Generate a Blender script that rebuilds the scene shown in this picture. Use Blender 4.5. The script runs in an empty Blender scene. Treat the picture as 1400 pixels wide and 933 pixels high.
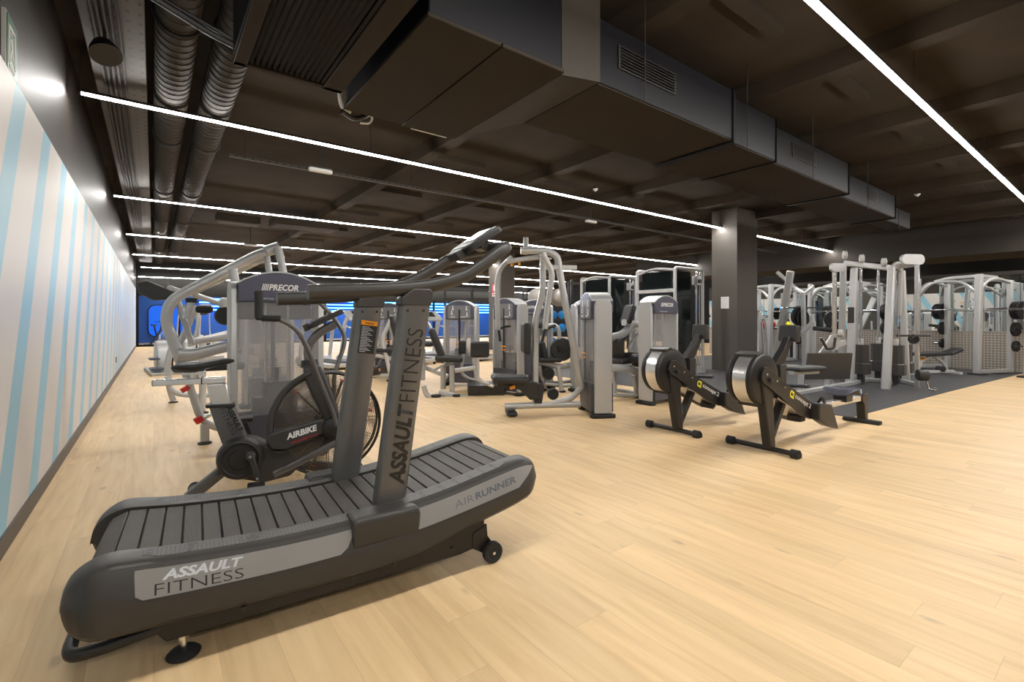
import bpy, bmesh, math, random
from mathutils import Vector, Matrix
random.seed(7)
S = bpy.context.scene
COL = S.collection
PI = math.pi
R = math.radians

# ---------------------------------------------------------------- survey of the room (metres, camera at x=0,y=0)
F, CX, CY, EYE = 655.0, 700.0, 437.0, 1.22
YAW = R(36.8)
FW = (math.sin(YAW), math.cos(YAW)); RT = (math.cos(YAW), -math.sin(YAW))

def ray(px, py):
    l = (px - CX) / F
    return (FW[0] + RT[0] * l, FW[1] + RT[1] * l, (CY - py) / F)

class Frame:
    """a local frame on the floor: u along deg, v to its left, w up"""
    def __init__(s, x, y, deg):
        s.o = (x, y); s.deg = deg; a = R(deg)
        s.u = (math.cos(a), math.sin(a)); s.v = (-math.sin(a), math.cos(a))
    def loc(s, x, y, z):
        x -= s.o[0]; y -= s.o[1]
        return (x * s.u[0] + y * s.u[1], x * s.v[0] + y * s.v[1], z)
    def V(s, px, py, v=0.0):
        r = ray(px, py); rv = r[0] * s.v[0] + r[1] * s.v[1]; ov = s.o[0] * s.v[0] + s.o[1] * s.v[1]
        t = (v + ov) / rv
        return s.loc(r[0] * t, r[1] * t, EYE + r[2] * t)
    def VV(s, v, *pts):
        return [s.V(p[0], p[1], v) for p in pts]

# ---------------------------------------------------------------- scene helpers
def tag(o, label=None, cat=None, group=None, kind=None):
    if label: o['label'] = label
    if cat: o['category'] = cat
    if group: o['group'] = group
    if kind: o['kind'] = kind
    return o

def empty(name, loc=(0, 0, 0), deg=0):
    o = bpy.data.objects.new(name, None); COL.objects.link(o)
    o.location = loc; o.rotation_euler = (0, 0, R(deg)); o.empty_display_size = .2
    return o

def thing(name, label, cat, loc=(0, 0, 0), deg=0, group=None):
    if isinstance(loc, Frame): deg = loc.deg; loc = (loc.o[0], loc.o[1], 0)
    return tag(empty(name, loc, deg), label, cat, group)

def copy_tree(o, parent=None):
    c = o.copy(); COL.objects.link(c); c.parent = parent
    for ch in list(o.children): copy_tree(ch, c)
    return c

def fillet(pts, rad, n=5):
    P = [Vector(p) for p in pts]
    if len(P) < 3 or rad <= 0: return P
    out = [P[0]]
    for i in range(1, len(P) - 1):
        a, b, c = P[i - 1], P[i], P[i + 1]
        d1 = (a - b); d2 = (c - b)
        r = min(rad, d1.length * .48, d2.length * .48)
        if d1.length < 1e-6 or d2.length < 1e-6: continue
        s = b + d1.normalized() * r; e = b + d2.normalized() * r
        for k in range(n + 1):
            t = k / n
            out.append(s * (1 - t) ** 2 + b * 2 * t * (1 - t) + e * t * t)
    out.append(P[-1])
    return out

class MB:
    def __init__(s, M=None):
        s.bm = bmesh.new(); s.M = M or Matrix()
    def v(s, p): return s.bm.verts.new(s.M @ Vector(p))
    def f(s, vs):
        try: return s.bm.faces.new(vs)
        except ValueError: return None
    def box(s, c, d, rot=None):
        c = Vector(c); m = rot or Matrix()
        q = [s.v(c + (m @ Vector((x * d[0] / 2, y * d[1] / 2, z * d[2] / 2)))) for x in (-1, 1) for y in (-1, 1) for z in (-1, 1)]
        for a in ((0, 1, 3, 2), (4, 6, 7, 5), (0, 4, 5, 1), (2, 3, 7, 6), (0, 2, 6, 4), (1, 5, 7, 3)): s.f([q[i] for i in a])
        return s
    def bb(s, x0, x1, y0, y1, z0, z1):
        return s.box(((x0 + x1) / 2, (y0 + y1) / 2, (z0 + z1) / 2), (x1 - x0, y1 - y0, z1 - z0))
    def beam(s, p0, p1, w, h, up=(0, 0, 1)):
        """rectangular bar from p0 to p1, w across, h along up"""
        p0, p1 = Vector(p0), Vector(p1); d = (p1 - p0); L = d.length; d.normalize()
        up = Vector(up); x = d.cross(up)
        if x.length < 1e-4: x = d.cross(Vector((1, 0, 0)))
        x.normalize(); z = x.cross(d).normalized()
        m = Matrix((x, d, z)).transposed()
        return s.box((p0 + p1) / 2, (w, L, h), m)
    def sweep(s, pts, prof, up=(0, 0, 1), caps=True, closed=False):
        P = [Vector(p) for p in pts]; n = len(P); rings = []
        prev = None
        for i in range(n):
            if closed: t = (P[(i + 1) % n] - P[i - 1])
            else: t = (P[min(i + 1, n - 1)] - P[max(i - 1, 0)])
            t.normalize()
            if prev is None:
                a = Vector(up) - t * t.dot(Vector(up))
                if a.length < 1e-3: a = Vector((1, 0, 0)) - t * t.x
                if a.length < 1e-3: a = Vector((0, 1, 0)) - t * t.y
            else:
                a = prev - t * t.dot(prev)
            a.normalize(); prev = a; b = t.cross(a)
            rings.append([s.v(P[i] + b * q[0] + a * q[1]) for q in prof])
        k = len(prof); m = n if closed else n - 1
        for i in range(m):
            r0, r1 = rings[i], rings[(i + 1) % n]
            for j in range(k): s.f([r0[j], r0[(j + 1) % k], r1[(j + 1) % k], r1[j]])
        if caps and not closed:
            s.f(rings[0][::-1]); s.f(rings[-1])
        return s
    def tube(s, pts, r, fil=.08, seg=12, closed=False, n=5, ry=None):
        ry = ry or r
        prof = [(r * math.cos(2 * PI * k / seg), ry * math.sin(2 * PI * k / seg)) for k in range(seg)]
        return s.sweep(pts if closed else fillet(pts, fil, n), prof, closed=closed)
    def rtube(s, pts, w, h, fil=.1, up=(0, 0, 1), n=5):
        c = min(w, h) * .28; x, y = w / 2, h / 2
        prof = [(x - c, -y), (x - .3 * c, -y + .3 * c), (x, -y + c), (x, y - c), (x - .3 * c, y - .3 * c), (x - c, y), (-x + c, y), (-x + .3 * c, y - .3 * c), (-x, y - c), (-x, -y + c), (-x + .3 * c, -y + .3 * c), (-x + c, -y)]
        return s.sweep(fillet(pts, fil, n), prof, up=up)
    def cyl(s, p0, p1, r, seg=20, r1=None):
        p0, p1 = Vector(p0), Vector(p1); d = (p1 - p0).normalized()
        a = d.orthogonal().normalized(); b = d.cross(a); r1 = r if r1 is None else r1
        A = [s.v(p0 + (a * math.cos(2 * PI * k / seg) + b * math.sin(2 * PI * k / seg)) * r) for k in range(seg)]
        B = [s.v(p1 + (a * math.cos(2 * PI * k / seg) + b * math.sin(2 * PI * k / seg)) * r1) for k in range(seg)]
        for k in range(seg): s.f([A[k], A[(k + 1) % seg], B[(k + 1) % seg], B[k]])
        s.f(A[::-1]); s.f(B)
        return s
    def lathe(s, c, axis, prof, seg=32):
        """prof: (radius, distance along axis)"""
        c = Vector(c); d = Vector(axis).normalized(); a = d.orthogonal().normalized(); b = d.cross(a)
        rings = []
        for r, h in prof:
            if r < 1e-5: rings.append([s.v(c + d * h)])
            else: rings.append([s.v(c + d * h + (a * math.cos(2 * PI * k / seg) + b * math.sin(2 * PI * k / seg)) * r) for k in range(seg)])
        for i in range(len(rings) - 1):
            A, B = rings[i], rings[i + 1]
            for k in range(seg):
                k2 = (k + 1) % seg
                if len(A) == 1 and len(B) == 1: continue
                if len(A) == 1: s.f([A[0], B[k2], B[k]])
                elif len(B) == 1: s.f([A[k], A[k2], B[0]])
                else: s.f([A[k], A[k2], B[k2], B[k]])
        return s
    def ring(s, c, axis, rad, r, seg=48, ts=6):
        c = Vector(c); d = Vector(axis).normalized(); a = d.orthogonal().normalized(); b = d.cross(a)
        pts = [c + (a * math.cos(2 * PI * k / seg) + b * math.sin(2 * PI * k / seg)) * rad for k in range(seg)]
        prof = [(r * math.cos(2 * PI * k / ts), r * math.sin(2 * PI * k / ts)) for k in range(ts)]
        return s.sweep(pts, prof, up=d, closed=True)
    def prism(s, poly, y0, y1, pl='xz'):
        """poly in the given plane, pushed along the third axis from y0 to y1"""
        def q(a, b, c): return (a, c, b) if pl == 'xz' else ((c, a, b) if pl == 'yz' else (a, b, c))
        A = [s.v(q(a, b, y0)) for a, b in poly]; B = [s.v(q(a, b, y1)) for a, b in poly]; n = len(poly)
        for k in range(n): s.f([A[k], A[(k + 1) % n], B[(k + 1) % n], B[k]])
        s.f(A[::-1]); s.f(B)
        return s
    def loft(s, rings, closed=True, caps=True):
        Q = [[s.v(p) for p in r] for r in rings]; k = len(Q[0])
        for i in range(len(Q) - 1):
            for j in range(k if closed else k - 1):
                s.f([Q[i][j], Q[i][(j + 1) % k], Q[i + 1][(j + 1) % k], Q[i + 1][j]])
        if caps and closed: s.f(Q[0][::-1]); s.f(Q[-1])
        return s
    def sphere(s, c, r, seg=20, sx=1, sy=1, sz=1):
        n = seg // 2; c = Vector(c); rows = []
        for i in range(n + 1):
            t = PI * i / n; z = -math.cos(t) * r * sz; q = math.sin(t) * r
            if i in (0, n): rows.append([s.v(c + Vector((0, 0, z)))])
            else: rows.append([s.v(c + Vector((q * sx * math.cos(2 * PI * k / seg), q * sy * math.sin(2 * PI * k / seg), z))) for k in range(seg)])
        for i in range(n):
            A, B = rows[i], rows[i + 1]
            for k in range(seg):
                k2 = (k + 1) % seg
                if len(A) == 1: s.f([A[0], B[k2], B[k]])
                elif len(B) == 1: s.f([A[k], A[k2], B[0]])
                else: s.f([A[k], A[k2], B[k2], B[k]])
        return s
    def build(s, name, mat, parent=None, bevel=0, smooth=True, ang=38, seg=2):
        bmesh.ops.recalc_face_normals(s.bm, faces=s.bm.faces[:])
        me = bpy.data.meshes.new(name); s.bm.to_mesh(me); s.bm.free()
        me.materials.append(mat)
        if smooth:
            me.polygons.foreach_set('use_smooth', [True] * len(me.polygons))
            me.set_sharp_from_angle(angle=R(ang))
        o = bpy.data.objects.new(name, me); COL.objects.link(o)
        if parent: o.parent = parent
        if bevel:
            b = o.modifiers.new('bevel', 'BEVEL'); b.width = bevel; b.segments = seg; b.limit_method = 'ANGLE'; b.angle_limit = R(35)
            b.harden_normals = False
        return o

def rrect(x0, x1, z0, z1, r, n=4):
    out = []
    for cx, cz, a0 in ((x1 - r, z1 - r, 0), (x0 + r, z1 - r, 90), (x0 + r, z0 + r, 180), (x1 - r, z0 + r, 270)):
        for k in range(n + 1):
            a = R(a0 + 90 * k / n); out.append((cx + r * math.cos(a), cz + r * math.sin(a)))
    return out

def text(name, body, mat, parent, org, xd, yd, width, height, bold=0.0, shear=0.0, depth=.0012, M=None):
    """lettering whose lower left corner is at org, running along xd, standing along yd"""
    cu = bpy.data.curves.new(name, 'FONT'); cu.body = body; cu.size = 1; cu.offset = bold; cu.shear = shear
    cu.extrude = 0; cu.resolution_u = 3
    t = bpy.data.objects.new(name + '_src', cu); COL.objects.link(t)
    bpy.context.view_layer.update()
    me = bpy.data.meshes.new_from_object(t.evaluated_get(bpy.context.evaluated_depsgraph_get()))
    COL.objects.unlink(t); bpy.data.objects.remove(t); bpy.data.curves.remove(cu)
    xs = [v.co.x for v in me.vertices]; ys = [v.co.y for v in me.vertices]
    x0, x1, y0, y1 = min(xs), max(xs), min(ys), max(ys)
    xd = Vector(xd).normalized(); yd = Vector(yd).normalized(); n = xd.cross(yd).normalized(); org = Vector(org)
    MM = M or Matrix()
    for v in me.vertices:
        a = (v.co.x - x0) / (x1 - x0) * width; b = (v.co.y - y0) / (y1 - y0) * height
        v.co = MM @ (org + xd * a + yd * b + n * depth)
    me.name = name; me.materials.clear(); me.materials.append(mat)
    o = bpy.data.objects.new(name, me); COL.objects.link(o); o.parent = parent
    return o

# ---------------------------------------------------------------- materials
def mat(name, col, rough=.5, metal=0.0, spec=.5, noise=0.0, nscale=20, bump=0.0, bscale=200, coat=0, rvar=0.0):
    m = bpy.data.materials.new(name); m.use_nodes = True; nt = m.node_tree; b = nt.nodes['Principled BSDF']
    b.inputs['Base Color'].default_value = (*col, 1); b.inputs['Roughness'].default_value = rough
    b.inputs['Metallic'].default_value = metal; b.inputs['Specular IOR Level'].default_value = spec
    if coat: b.inputs['Coat Weight'].default_value = coat; b.inputs['Coat Roughness'].default_value = .1
    tc = nt.nodes.new('ShaderNodeTexCoord')
    if noise or rvar:
        n = nt.nodes.new('ShaderNodeTexNoise'); n.inputs['Scale'].default_value = nscale; n.inputs['Detail'].default_value = 4
        nt.links.new(tc.outputs['Object'], n.inputs['Vector'])
        if noise:
            mr = nt.nodes.new('ShaderNodeMapRange'); mr.inputs['To Min'].default_value = 1 - noise; mr.inputs['To Max'].default_value = 1 + noise
            nt.links.new(n.outputs['Fac'], mr.inputs['Value'])
            mx = nt.nodes.new('ShaderNodeVectorMath'); mx.operation = 'SCALE'; mx.inputs[0].default_value = col
            nt.links.new(mr.outputs['Result'], mx.inputs['Scale']); nt.links.new(mx.outputs['Vector'], b.inputs['Base Color'])
        if rvar:
            mr = nt.nodes.new('ShaderNodeMapRange'); mr.inputs['To Min'].default_value = rough - rvar; mr.inputs['To Max'].default_value = rough + rvar
            nt.links.new(n.outputs['Fac'], mr.inputs['Value']); nt.links.new(mr.outputs['Result'], b.inputs['Roughness'])
    if bump:
        n2 = nt.nodes.new('ShaderNodeTexNoise'); n2.inputs['Scale'].default_value = bscale; n2.inputs['Detail'].default_value = 3
        nt.links.new(tc.outputs['Object'], n2.inputs['Vector'])
        bp = nt.nodes.new('ShaderNodeBump'); bp.inputs['Strength'].default_value = bump; bp.inputs['Distance'].default_value = .002
        nt.links.new(n2.outputs['Fac'], bp.inputs['Height']); nt.links.new(bp.outputs['Normal'], b.inputs['Normal'])
    return m

def emit(name, col, st):
    m = bpy.data.materials.new(name); m.use_nodes = True; nt = m.node_tree
    nt.nodes.remove(nt.nodes['Principled BSDF'])
    e = nt.nodes.new('ShaderNodeEmission'); e.inputs['Color'].default_value = (*col, 1); e.inputs['Strength'].default_value = st
    nt.links.new(e.outputs[0], nt.nodes['Material Output'].inputs[0]); return m

def glassy(name, col, alpha, rough=.1):
    """tinted clear sheet"""
    m = bpy.data.materials.new(name); m.use_nodes = True; nt = m.node_tree; b = nt.nodes['Principled BSDF']
    b.inputs['Base Color'].default_value = (*col, 1); b.inputs['Roughness'].default_value = rough
    tr = nt.nodes.new('ShaderNodeBsdfTransparent'); mx = nt.nodes.new('ShaderNodeMixShader'); mx.inputs[0].default_value = alpha
    nt.links.new(tr.outputs[0], mx.inputs[1]); nt.links.new(b.outputs[0], mx.inputs[2])
    nt.links.new(mx.outputs[0], nt.nodes['Material Output'].inputs[0]); return m

M = {}
M['silver'] = mat('silver_paint', (.48, .485, .49), .34, .35, noise=.04, nscale=6)
M['white'] = mat('white_metal', (.55, .55, .54), .35, .15, noise=.03, nscale=8)
M['chrome'] = mat('chrome', (.75, .75, .76), .12, 1.0, noise=.03, nscale=30)
M['black'] = mat('black_plastic', (.022, .021, .021), .42, noise=.15, nscale=30)
M['rubber'] = mat('black_rubber', (.017, .017, .018), .75, noise=.2, nscale=40, bump=.2)
M['vinyl'] = mat('black_vinyl', (.020, .020, .022), .48, noise=.1, nscale=12, bump=.15, bscale=300)
M['blackpaint'] = mat('black_powder_coat', (.018, .017, .017), .38, .2, noise=.1, nscale=50, bump=.15, bscale=500)
M['graphite'] = mat('graphite_paint', (.155, .152, .150), .36, .55, noise=.04, nscale=5, bump=.05, bscale=900)
M['charcoal'] = mat('charcoal_plastic', (.050, .047, .045), .42, .1, noise=.08, nscale=9, bump=.08, bscale=700)
M['darkskirt'] = mat('dark_shell', (.040, .037, .035), .40, .1, noise=.06, nscale=5, bump=.06, bscale=700)
M['panel'] = mat('grey_satin_panel', (.33, .325, .32), .33, .45, noise=.05, nscale=4, rvar=.06)
M['rail'] = mat('rail_plastic', (.105, .100, .097), .45, .2, noise=.06, nscale=12)
M['cap'] = mat('slate_blue_shroud', (.085, .088, .125), .34, .25, noise=.04, nscale=5)
M['slate'] = mat('slate_blue_base', (.070, .072, .095), .4, .15, noise=.05, nscale=8)
M['placard'] = mat('placard_grey', (.20, .20, .215), .4, .1, noise=.05, nscale=14)
M['shroud'] = glassy('smoked_silver_sheet', (.42, .42, .435), .26, .25)
def slotted(name, col, ax, k1, k2):
    m = mat(name, col, .6, .1); nt = m.node_tree; N = nt.nodes; L = nt.links; b = N['Principled BSDF']
    tc = N.new('ShaderNodeTexCoord'); sp = N.new('ShaderNodeSeparateXYZ'); L.new(tc.outputs['Object'], sp.inputs[0])
    def sn(o, k):
        a = N.new('ShaderNodeMath'); a.operation = 'MULTIPLY'; a.inputs[1].default_value = k; L.new(o, a.inputs[0])
        c = N.new('ShaderNodeMath'); c.operation = 'SINE'; L.new(a.outputs[0], c.inputs[0]); d = N.new('ShaderNodeMath'); d.operation = 'GREATER_THAN'; d.inputs[1].default_value = .6; L.new(c.outputs[0], d.inputs[0]); return d
    p, q = sn(sp.outputs[ax[0]], k1), sn(sp.outputs[ax[1]], k2)
    mu = N.new('ShaderNodeMath'); mu.operation = 'MULTIPLY'; L.new(p.outputs[0], mu.inputs[0]); L.new(q.outputs[0], mu.inputs[1])
    mx = N.new('ShaderNodeMix'); mx.data_type = 'RGBA'; L.new(mu.outputs[0], mx.inputs[0]); mx.inputs[6].default_value = (*col, 1); mx.inputs[7].default_value = (.004, .004, .004, 1)
    L.new(mx.outputs[2], b.inputs['Base Color']); return m
M['slottray'] = slotted('perforated_tray', (.050, .043, .036), 'XY', 80, 40)
M['slotchan'] = slotted('slotted_channel', (.050, .043, .036), 'XZ', 60, 90)
M['bronze'] = mat('bronze_wire', (.22, .18, .13), .35, .7, noise=.05)
M['alu'] = mat('brushed_aluminium', (.72, .72, .73), .26, .85, noise=.05, nscale=20)
M['orange'] = mat('orange_plastic', (.85, .33, .02), .4, noise=.05)
M['red'] = mat('red_plastic', (.65, .03, .03), .4, noise=.05)
M['green'] = mat('green_paint', (.02, .16, .08), .5, noise=.05)
M['yellow'] = mat('yellow_print', (.82, .78, .02), .5, noise=.03)
M['paper'] = mat('white_paper', (.80, .80, .80), .7, noise=.03)
M['whiteprint'] = mat('white_print', (.80, .80, .80), .5, noise=.02)
M['greyprint'] = mat('grey_print', (.60, .64, .70), .4, noise=.02)
M['blackprint'] = mat('black_print', (.012, .012, .012), .5, noise=.02)
M['steelblueprint'] = mat('steel_blue_print', (.13, .15, .19), .35, .3, noise=.02)
M['duct'] = mat('floor_tinted_duct', (.026, .020, .014), .6, .0, .12, noise=.25, nscale=2.5, bump=.1, bscale=60)  # duct black with the wood floor's brown reflection mixed into the colour
M['ductside'] = mat('black_duct_side', (.007, .007, .009), .5, .0, .15, noise=.15, nscale=3)
M['spiral'] = mat('grey_spiral_duct', (.040, .034, .028), .65, .0, .15, noise=.12, nscale=6)
M['tray'] = mat('galvanised_tray', (.040, .034, .028), .6, .0, .15, noise=.15, nscale=10)
M['cable'] = mat('grey_conduit', (.035, .030, .026), .6, .0, .15, noise=.1)
M['pillar'] = mat('brown_grey_wall_paint', (.085, .074, .064), .55, noise=.04, nscale=3)
M['darkwall'] = mat('dark_wall_paint', (.034, .028, .023), .5, .0, .25, noise=.08, nscale=2)
M['blackwall'] = mat('black_wall', (.010, .0095, .009), .6, .0, .12, noise=.1, nscale=2)
M['base'] = mat('dark_baseboard', (.085, .070, .058), .5, noise=.08)
M['blackglass'] = mat('black_gloss_panel', (.006, .010, .011), .06, spec=.6, noise=.1)
M['ballgrey'] = mat('grey_exercise_ball', (.33, .31, .29), .35, noise=.04)
M['ballblue'] = mat('blue_medicine_ball', (.02, .28, .72), .4, noise=.05)
M['led'] = emit('led_light', (1.0, .965, .91), 75)
M['blueled'] = emit('blue_neon', (.05, .35, 1.0), 14)
M['bluescreen'] = emit('blue_lit_wall', (.01, .10, .62), 1.1)
M['screen'] = mat('lcd_screen', (.03, .035, .03), .15, noise=.05)
M['bluewall'] = mat('blue_wall', (.02, .14, .62), .45, noise=.05)
M['glass'] = glassy('window_glass', (.03, .05, .08), .12, .02)
M['plate'] = mat('iron_plate', (.018, .018, .019), .45, .3, noise=.1)
M['mirror'] = mat('mirror', (.80, .84, .84), .01, 1.0, noise=.01, nscale=.5)

def wood():
    m = bpy.data.materials.new('oak_plank_floor'); m.use_nodes = True; nt = m.node_tree; N = nt.nodes; L = nt.links; b = N['Principled BSDF']
    tc = N.new('ShaderNodeTexCoord'); sp = N.new('ShaderNodeSeparateXYZ'); L.new(tc.outputs['Object'], sp.inputs[0])
    def mth(op, a, b=None):
        q = N.new('ShaderNodeMath'); q.operation = op
        for i, x in enumerate((a, b)):
            if x is None: continue
            if isinstance(x, (int, float)): q.inputs[i].default_value = x
            else: L.new(x, q.inputs[i])
        return q.outputs[0]
    xr = mth('DIVIDE', sp.outputs['X'], .19); row = mth('FLOOR', xr); fx = mth('FRACT', xr)
    wn = N.new('ShaderNodeTexWhiteNoise'); wn.noise_dimensions = '1D'; L.new(row, wn.inputs['W'])
    yr = mth('ADD', mth('DIVIDE', sp.outputs['Y'], 1.45), mth('MULTIPLY', wn.outputs['Value'], 7.0)); pl = mth('FLOOR', yr); fy = mth('FRACT', yr)
    cv = N.new('ShaderNodeCombineXYZ'); L.new(row, cv.inputs[0]); L.new(pl, cv.inputs[1])
    wn2 = N.new('ShaderNodeTexWhiteNoise'); wn2.noise_dimensions = '3D'; L.new(cv.outputs[0], wn2.inputs['Vector'])
    sx = mth('LESS_THAN', mth('ABSOLUTE', mth('SUBTRACT', fx, .5)), .5 - .006); sy = mth('LESS_THAN', mth('ABSOLUTE', mth('SUBTRACT', fy, .5)), .5 - .0009)
    seam = mth('SUBTRACT', 1, mth('MULTIPLY', sx, sy))
    # grain, stretched along the boards, shifted per board
    sh = N.new('ShaderNodeVectorMath'); sh.operation = 'MULTIPLY_ADD'; sh.inputs[1].default_value = (13, 7, 0)
    L.new(wn2.outputs['Color'], sh.inputs[0]); L.new(tc.outputs['Object'], sh.inputs[2])
    m2 = N.new('ShaderNodeMapping'); m2.inputs['Scale'].default_value = (11, .9, 1); L.new(sh.outputs['Vector'], m2.inputs['Vector'])
    g = N.new('ShaderNodeTexNoise'); g.inputs['Scale'].default_value = 1.6; g.inputs['Detail'].default_value = 7; g.inputs['Distortion'].default_value = .6; L.new(m2.outputs[0], g.inputs['Vector'])
    cr = N.new('ShaderNodeValToRGB'); e = cr.color_ramp.elements
    e[0].position = .2; e[0].color = (.60, .395, .205, 1); e[1].position = .8; e[1].color = (.80, .595, .35, 1)
    k = cr.color_ramp.elements.new(.5); k.color = (.72, .51, .28, 1)
    L.new(g.outputs['Fac'], cr.inputs['Fac'])
    # per board tint
    t = N.new('ShaderNodeMapRange'); t.inputs['To Min'].default_value = .93; t.inputs['To Max'].default_value = 1.06
    L.new(wn2.outputs['Value'], t.inputs['Value'])
    mu = N.new('ShaderNodeVectorMath'); mu.operation = 'SCALE'; L.new(cr.outputs['Color'], mu.inputs[0]); L.new(t.outputs['Result'], mu.inputs['Scale'])
    # knots
    m3 = N.new('ShaderNodeMapping'); m3.inputs['Scale'].default_value = (3.4, 1.5, 1); L.new(sh.outputs['Vector'], m3.inputs['Vector'])
    vo = N.new('ShaderNodeTexVoronoi'); vo.inputs['Scale'].default_value = 1.5; L.new(m3.outputs[0], vo.inputs['Vector'])
    nz = N.new('ShaderNodeTexNoise'); nz.inputs['Scale'].default_value = 9; L.new(m3.outputs[0], nz.inputs['Vector'])
    ad = N.new('ShaderNodeMath'); ad.operation = 'MULTIPLY_ADD'; ad.inputs[1].default_value = .12; L.new(nz.outputs['Fac'], ad.inputs[0]); L.new(vo.outputs['Distance'], ad.inputs[2])
    kr = N.new('ShaderNodeMapRange'); kr.inputs['From Min'].default_value = .10; kr.inputs['From Max'].default_value = .19; kr.inputs['To Min'].default_value = .5; kr.inputs['To Max'].default_value = 0
    L.new(ad.outputs[0], kr.inputs['Value'])
    mk = N.new('ShaderNodeMix'); mk.data_type = 'RGBA'; L.new(kr.outputs['Result'], mk.inputs[0]); L.new(mu.outputs['Vector'], mk.inputs[6]); mk.inputs[7].default_value = (.30, .21, .13, 1)
    # seam
    ms = N.new('ShaderNodeMix'); ms.data_type = 'RGBA'; sc = N.new('ShaderNodeMath'); sc.operation = 'MULTIPLY'; sc.inputs[1].default_value = .30
    L.new(seam, sc.inputs[0]); L.new(sc.outputs[0], ms.inputs[0]); L.new(mk.outputs[2], ms.inputs[6]); ms.inputs[7].default_value = (.30, .20, .12, 1)
    L.new(ms.outputs[2], b.inputs['Base Color'])
    b.inputs['Roughness'].default_value = .47; b.inputs['Specular IOR Level'].default_value = .35
    bp = N.new('ShaderNodeBump'); bp.inputs['Strength'].default_value = .12; bp.inputs['Distance'].default_value = .002; L.new(g.outputs['Fac'], bp.inputs['Height']); L.new(bp.outputs[0], b.inputs['Normal'])
    return m
M['wood'] = wood()

def stripes():
    m = bpy.data.materials.new('striped_wall_panel'); m.use_nodes = True; nt = m.node_tree; N = nt.nodes; L = nt.links; b = N['Principled BSDF']
    tc = N.new('ShaderNodeTexCoord'); sp = N.new('ShaderNodeSeparateXYZ'); L.new(tc.outputs['Object'], sp.inputs[0])
    a = N.new('ShaderNodeMath'); a.operation = 'MULTIPLY_ADD'; a.inputs[1].default_value = -.56; L.new(sp.outputs['Z'], a.inputs[0]); L.new(sp.outputs['Y'], a.inputs[2])
    c = N.new('ShaderNodeMath'); c.operation = 'SUBTRACT'; c.inputs[1].default_value = 4.17 - 8.62; L.new(a.outputs[0], c.inputs[0])
    d = N.new('ShaderNodeMath'); d.operation = 'MODULO'; d.inputs[1].default_value = .862; L.new(c.outputs[0], d.inputs[0])
    e = N.new('ShaderNodeMath'); e.operation = 'LESS_THAN'; e.inputs[1].default_value = .295; L.new(d.outputs[0], e.inputs[0])
    mx = N.new('ShaderNodeMix'); mx.data_type = 'RGBA'; L.new(e.outputs[0], mx.inputs[0])
    mx.inputs[6].default_value = (.64, .615, .60, 1); mx.inputs[7].default_value = (.29, .53, .67, 1)
    L.new(mx.outputs[2], b.inputs['Base Color']); b.inputs['Roughness'].default_value = .5; b.inputs['Specular IOR Level'].default_value = .25
    n = N.new('ShaderNodeTexNoise'); n.inputs['Scale'].default_value = 3; L.new(tc.outputs['Object'], n.inputs['Vector'])
    bp = N.new('ShaderNodeBump'); bp.inputs['Strength'].default_value = .1; bp.inputs['Distance'].default_value = .004; L.new(n.outputs['Fac'], bp.inputs['Height']); L.new(bp.outputs[0], b.inputs['Normal'])
    return m
M['stripes'] = stripes()

def tread():
    m = bpy.data.materials.new('steel_tread_plate'); m.use_nodes = True; nt = m.node_tree; N = nt.nodes; L = nt.links; b = N['Principled BSDF']
    tc = N.new('ShaderNodeTexCoord'); mp = N.new('ShaderNodeMapping'); mp.inputs['Rotation'].default_value = (R(45), 0, 0); mp.inputs['Scale'].default_value = (1, 1, 1); L.new(tc.outputs['Object'], mp.inputs['Vector'])
    sp = N.new('ShaderNodeSeparateXYZ'); L.new(mp.outputs[0], sp.inputs[0])
    def sn(o, k):
        a = N.new('ShaderNodeMath'); a.operation = 'MULTIPLY'; a.inputs[1].default_value = k; L.new(o, a.inputs[0])
        c = N.new('ShaderNodeMath'); c.operation = 'SINE'; L.new(a.outputs[0], c.inputs[0]); return c
    s1 = sn(sp.outputs['Y'], 72); s2 = sn(sp.outputs['Z'], 72)
    mu = N.new('ShaderNodeMath'); mu.operation = 'MULTIPLY'; L.new(s1.outputs[0], mu.inputs[0]); L.new(s2.outputs[0], mu.inputs[1])
    rr = N.new('ShaderNodeMapRange'); rr.inputs['From Min'].default_value = .25; rr.inputs['From Max'].default_value = .6; L.new(mu.outputs[0], rr.inputs['Value'])
    mx = N.new('ShaderNodeMix'); mx.data_type = 'RGBA'; L.new(rr.outputs[0], mx.inputs[0]); mx.inputs[6].default_value = (.33, .29, .25, 1); mx.inputs[7].default_value = (.62, .59, .54, 1)
    L.new(mx.outputs[2], b.inputs['Base Color']); b.inputs['Metallic'].default_value = .45; b.inputs['Roughness'].default_value = .42
    bp = N.new('ShaderNodeBump'); bp.inputs['Strength'].default_value = .8; bp.inputs['Distance'].default_value = .004; L.new(rr.outputs[0], bp.inputs['Height']); L.new(bp.outputs[0], b.inputs['Normal'])
    return m
M['tread'] = tread()

def ceilmat():
    m = mat('dark_concrete_ceiling', (.034, .026, .019), .9, .0, .08, noise=.5, nscale=1.4, bump=.6, bscale=9)
    return m
M['ceil'] = ceilmat()
M['mat'] = mat('dark_rubber_flooring', (.050, .049, .052), .55, noise=.15, nscale=90)

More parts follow.
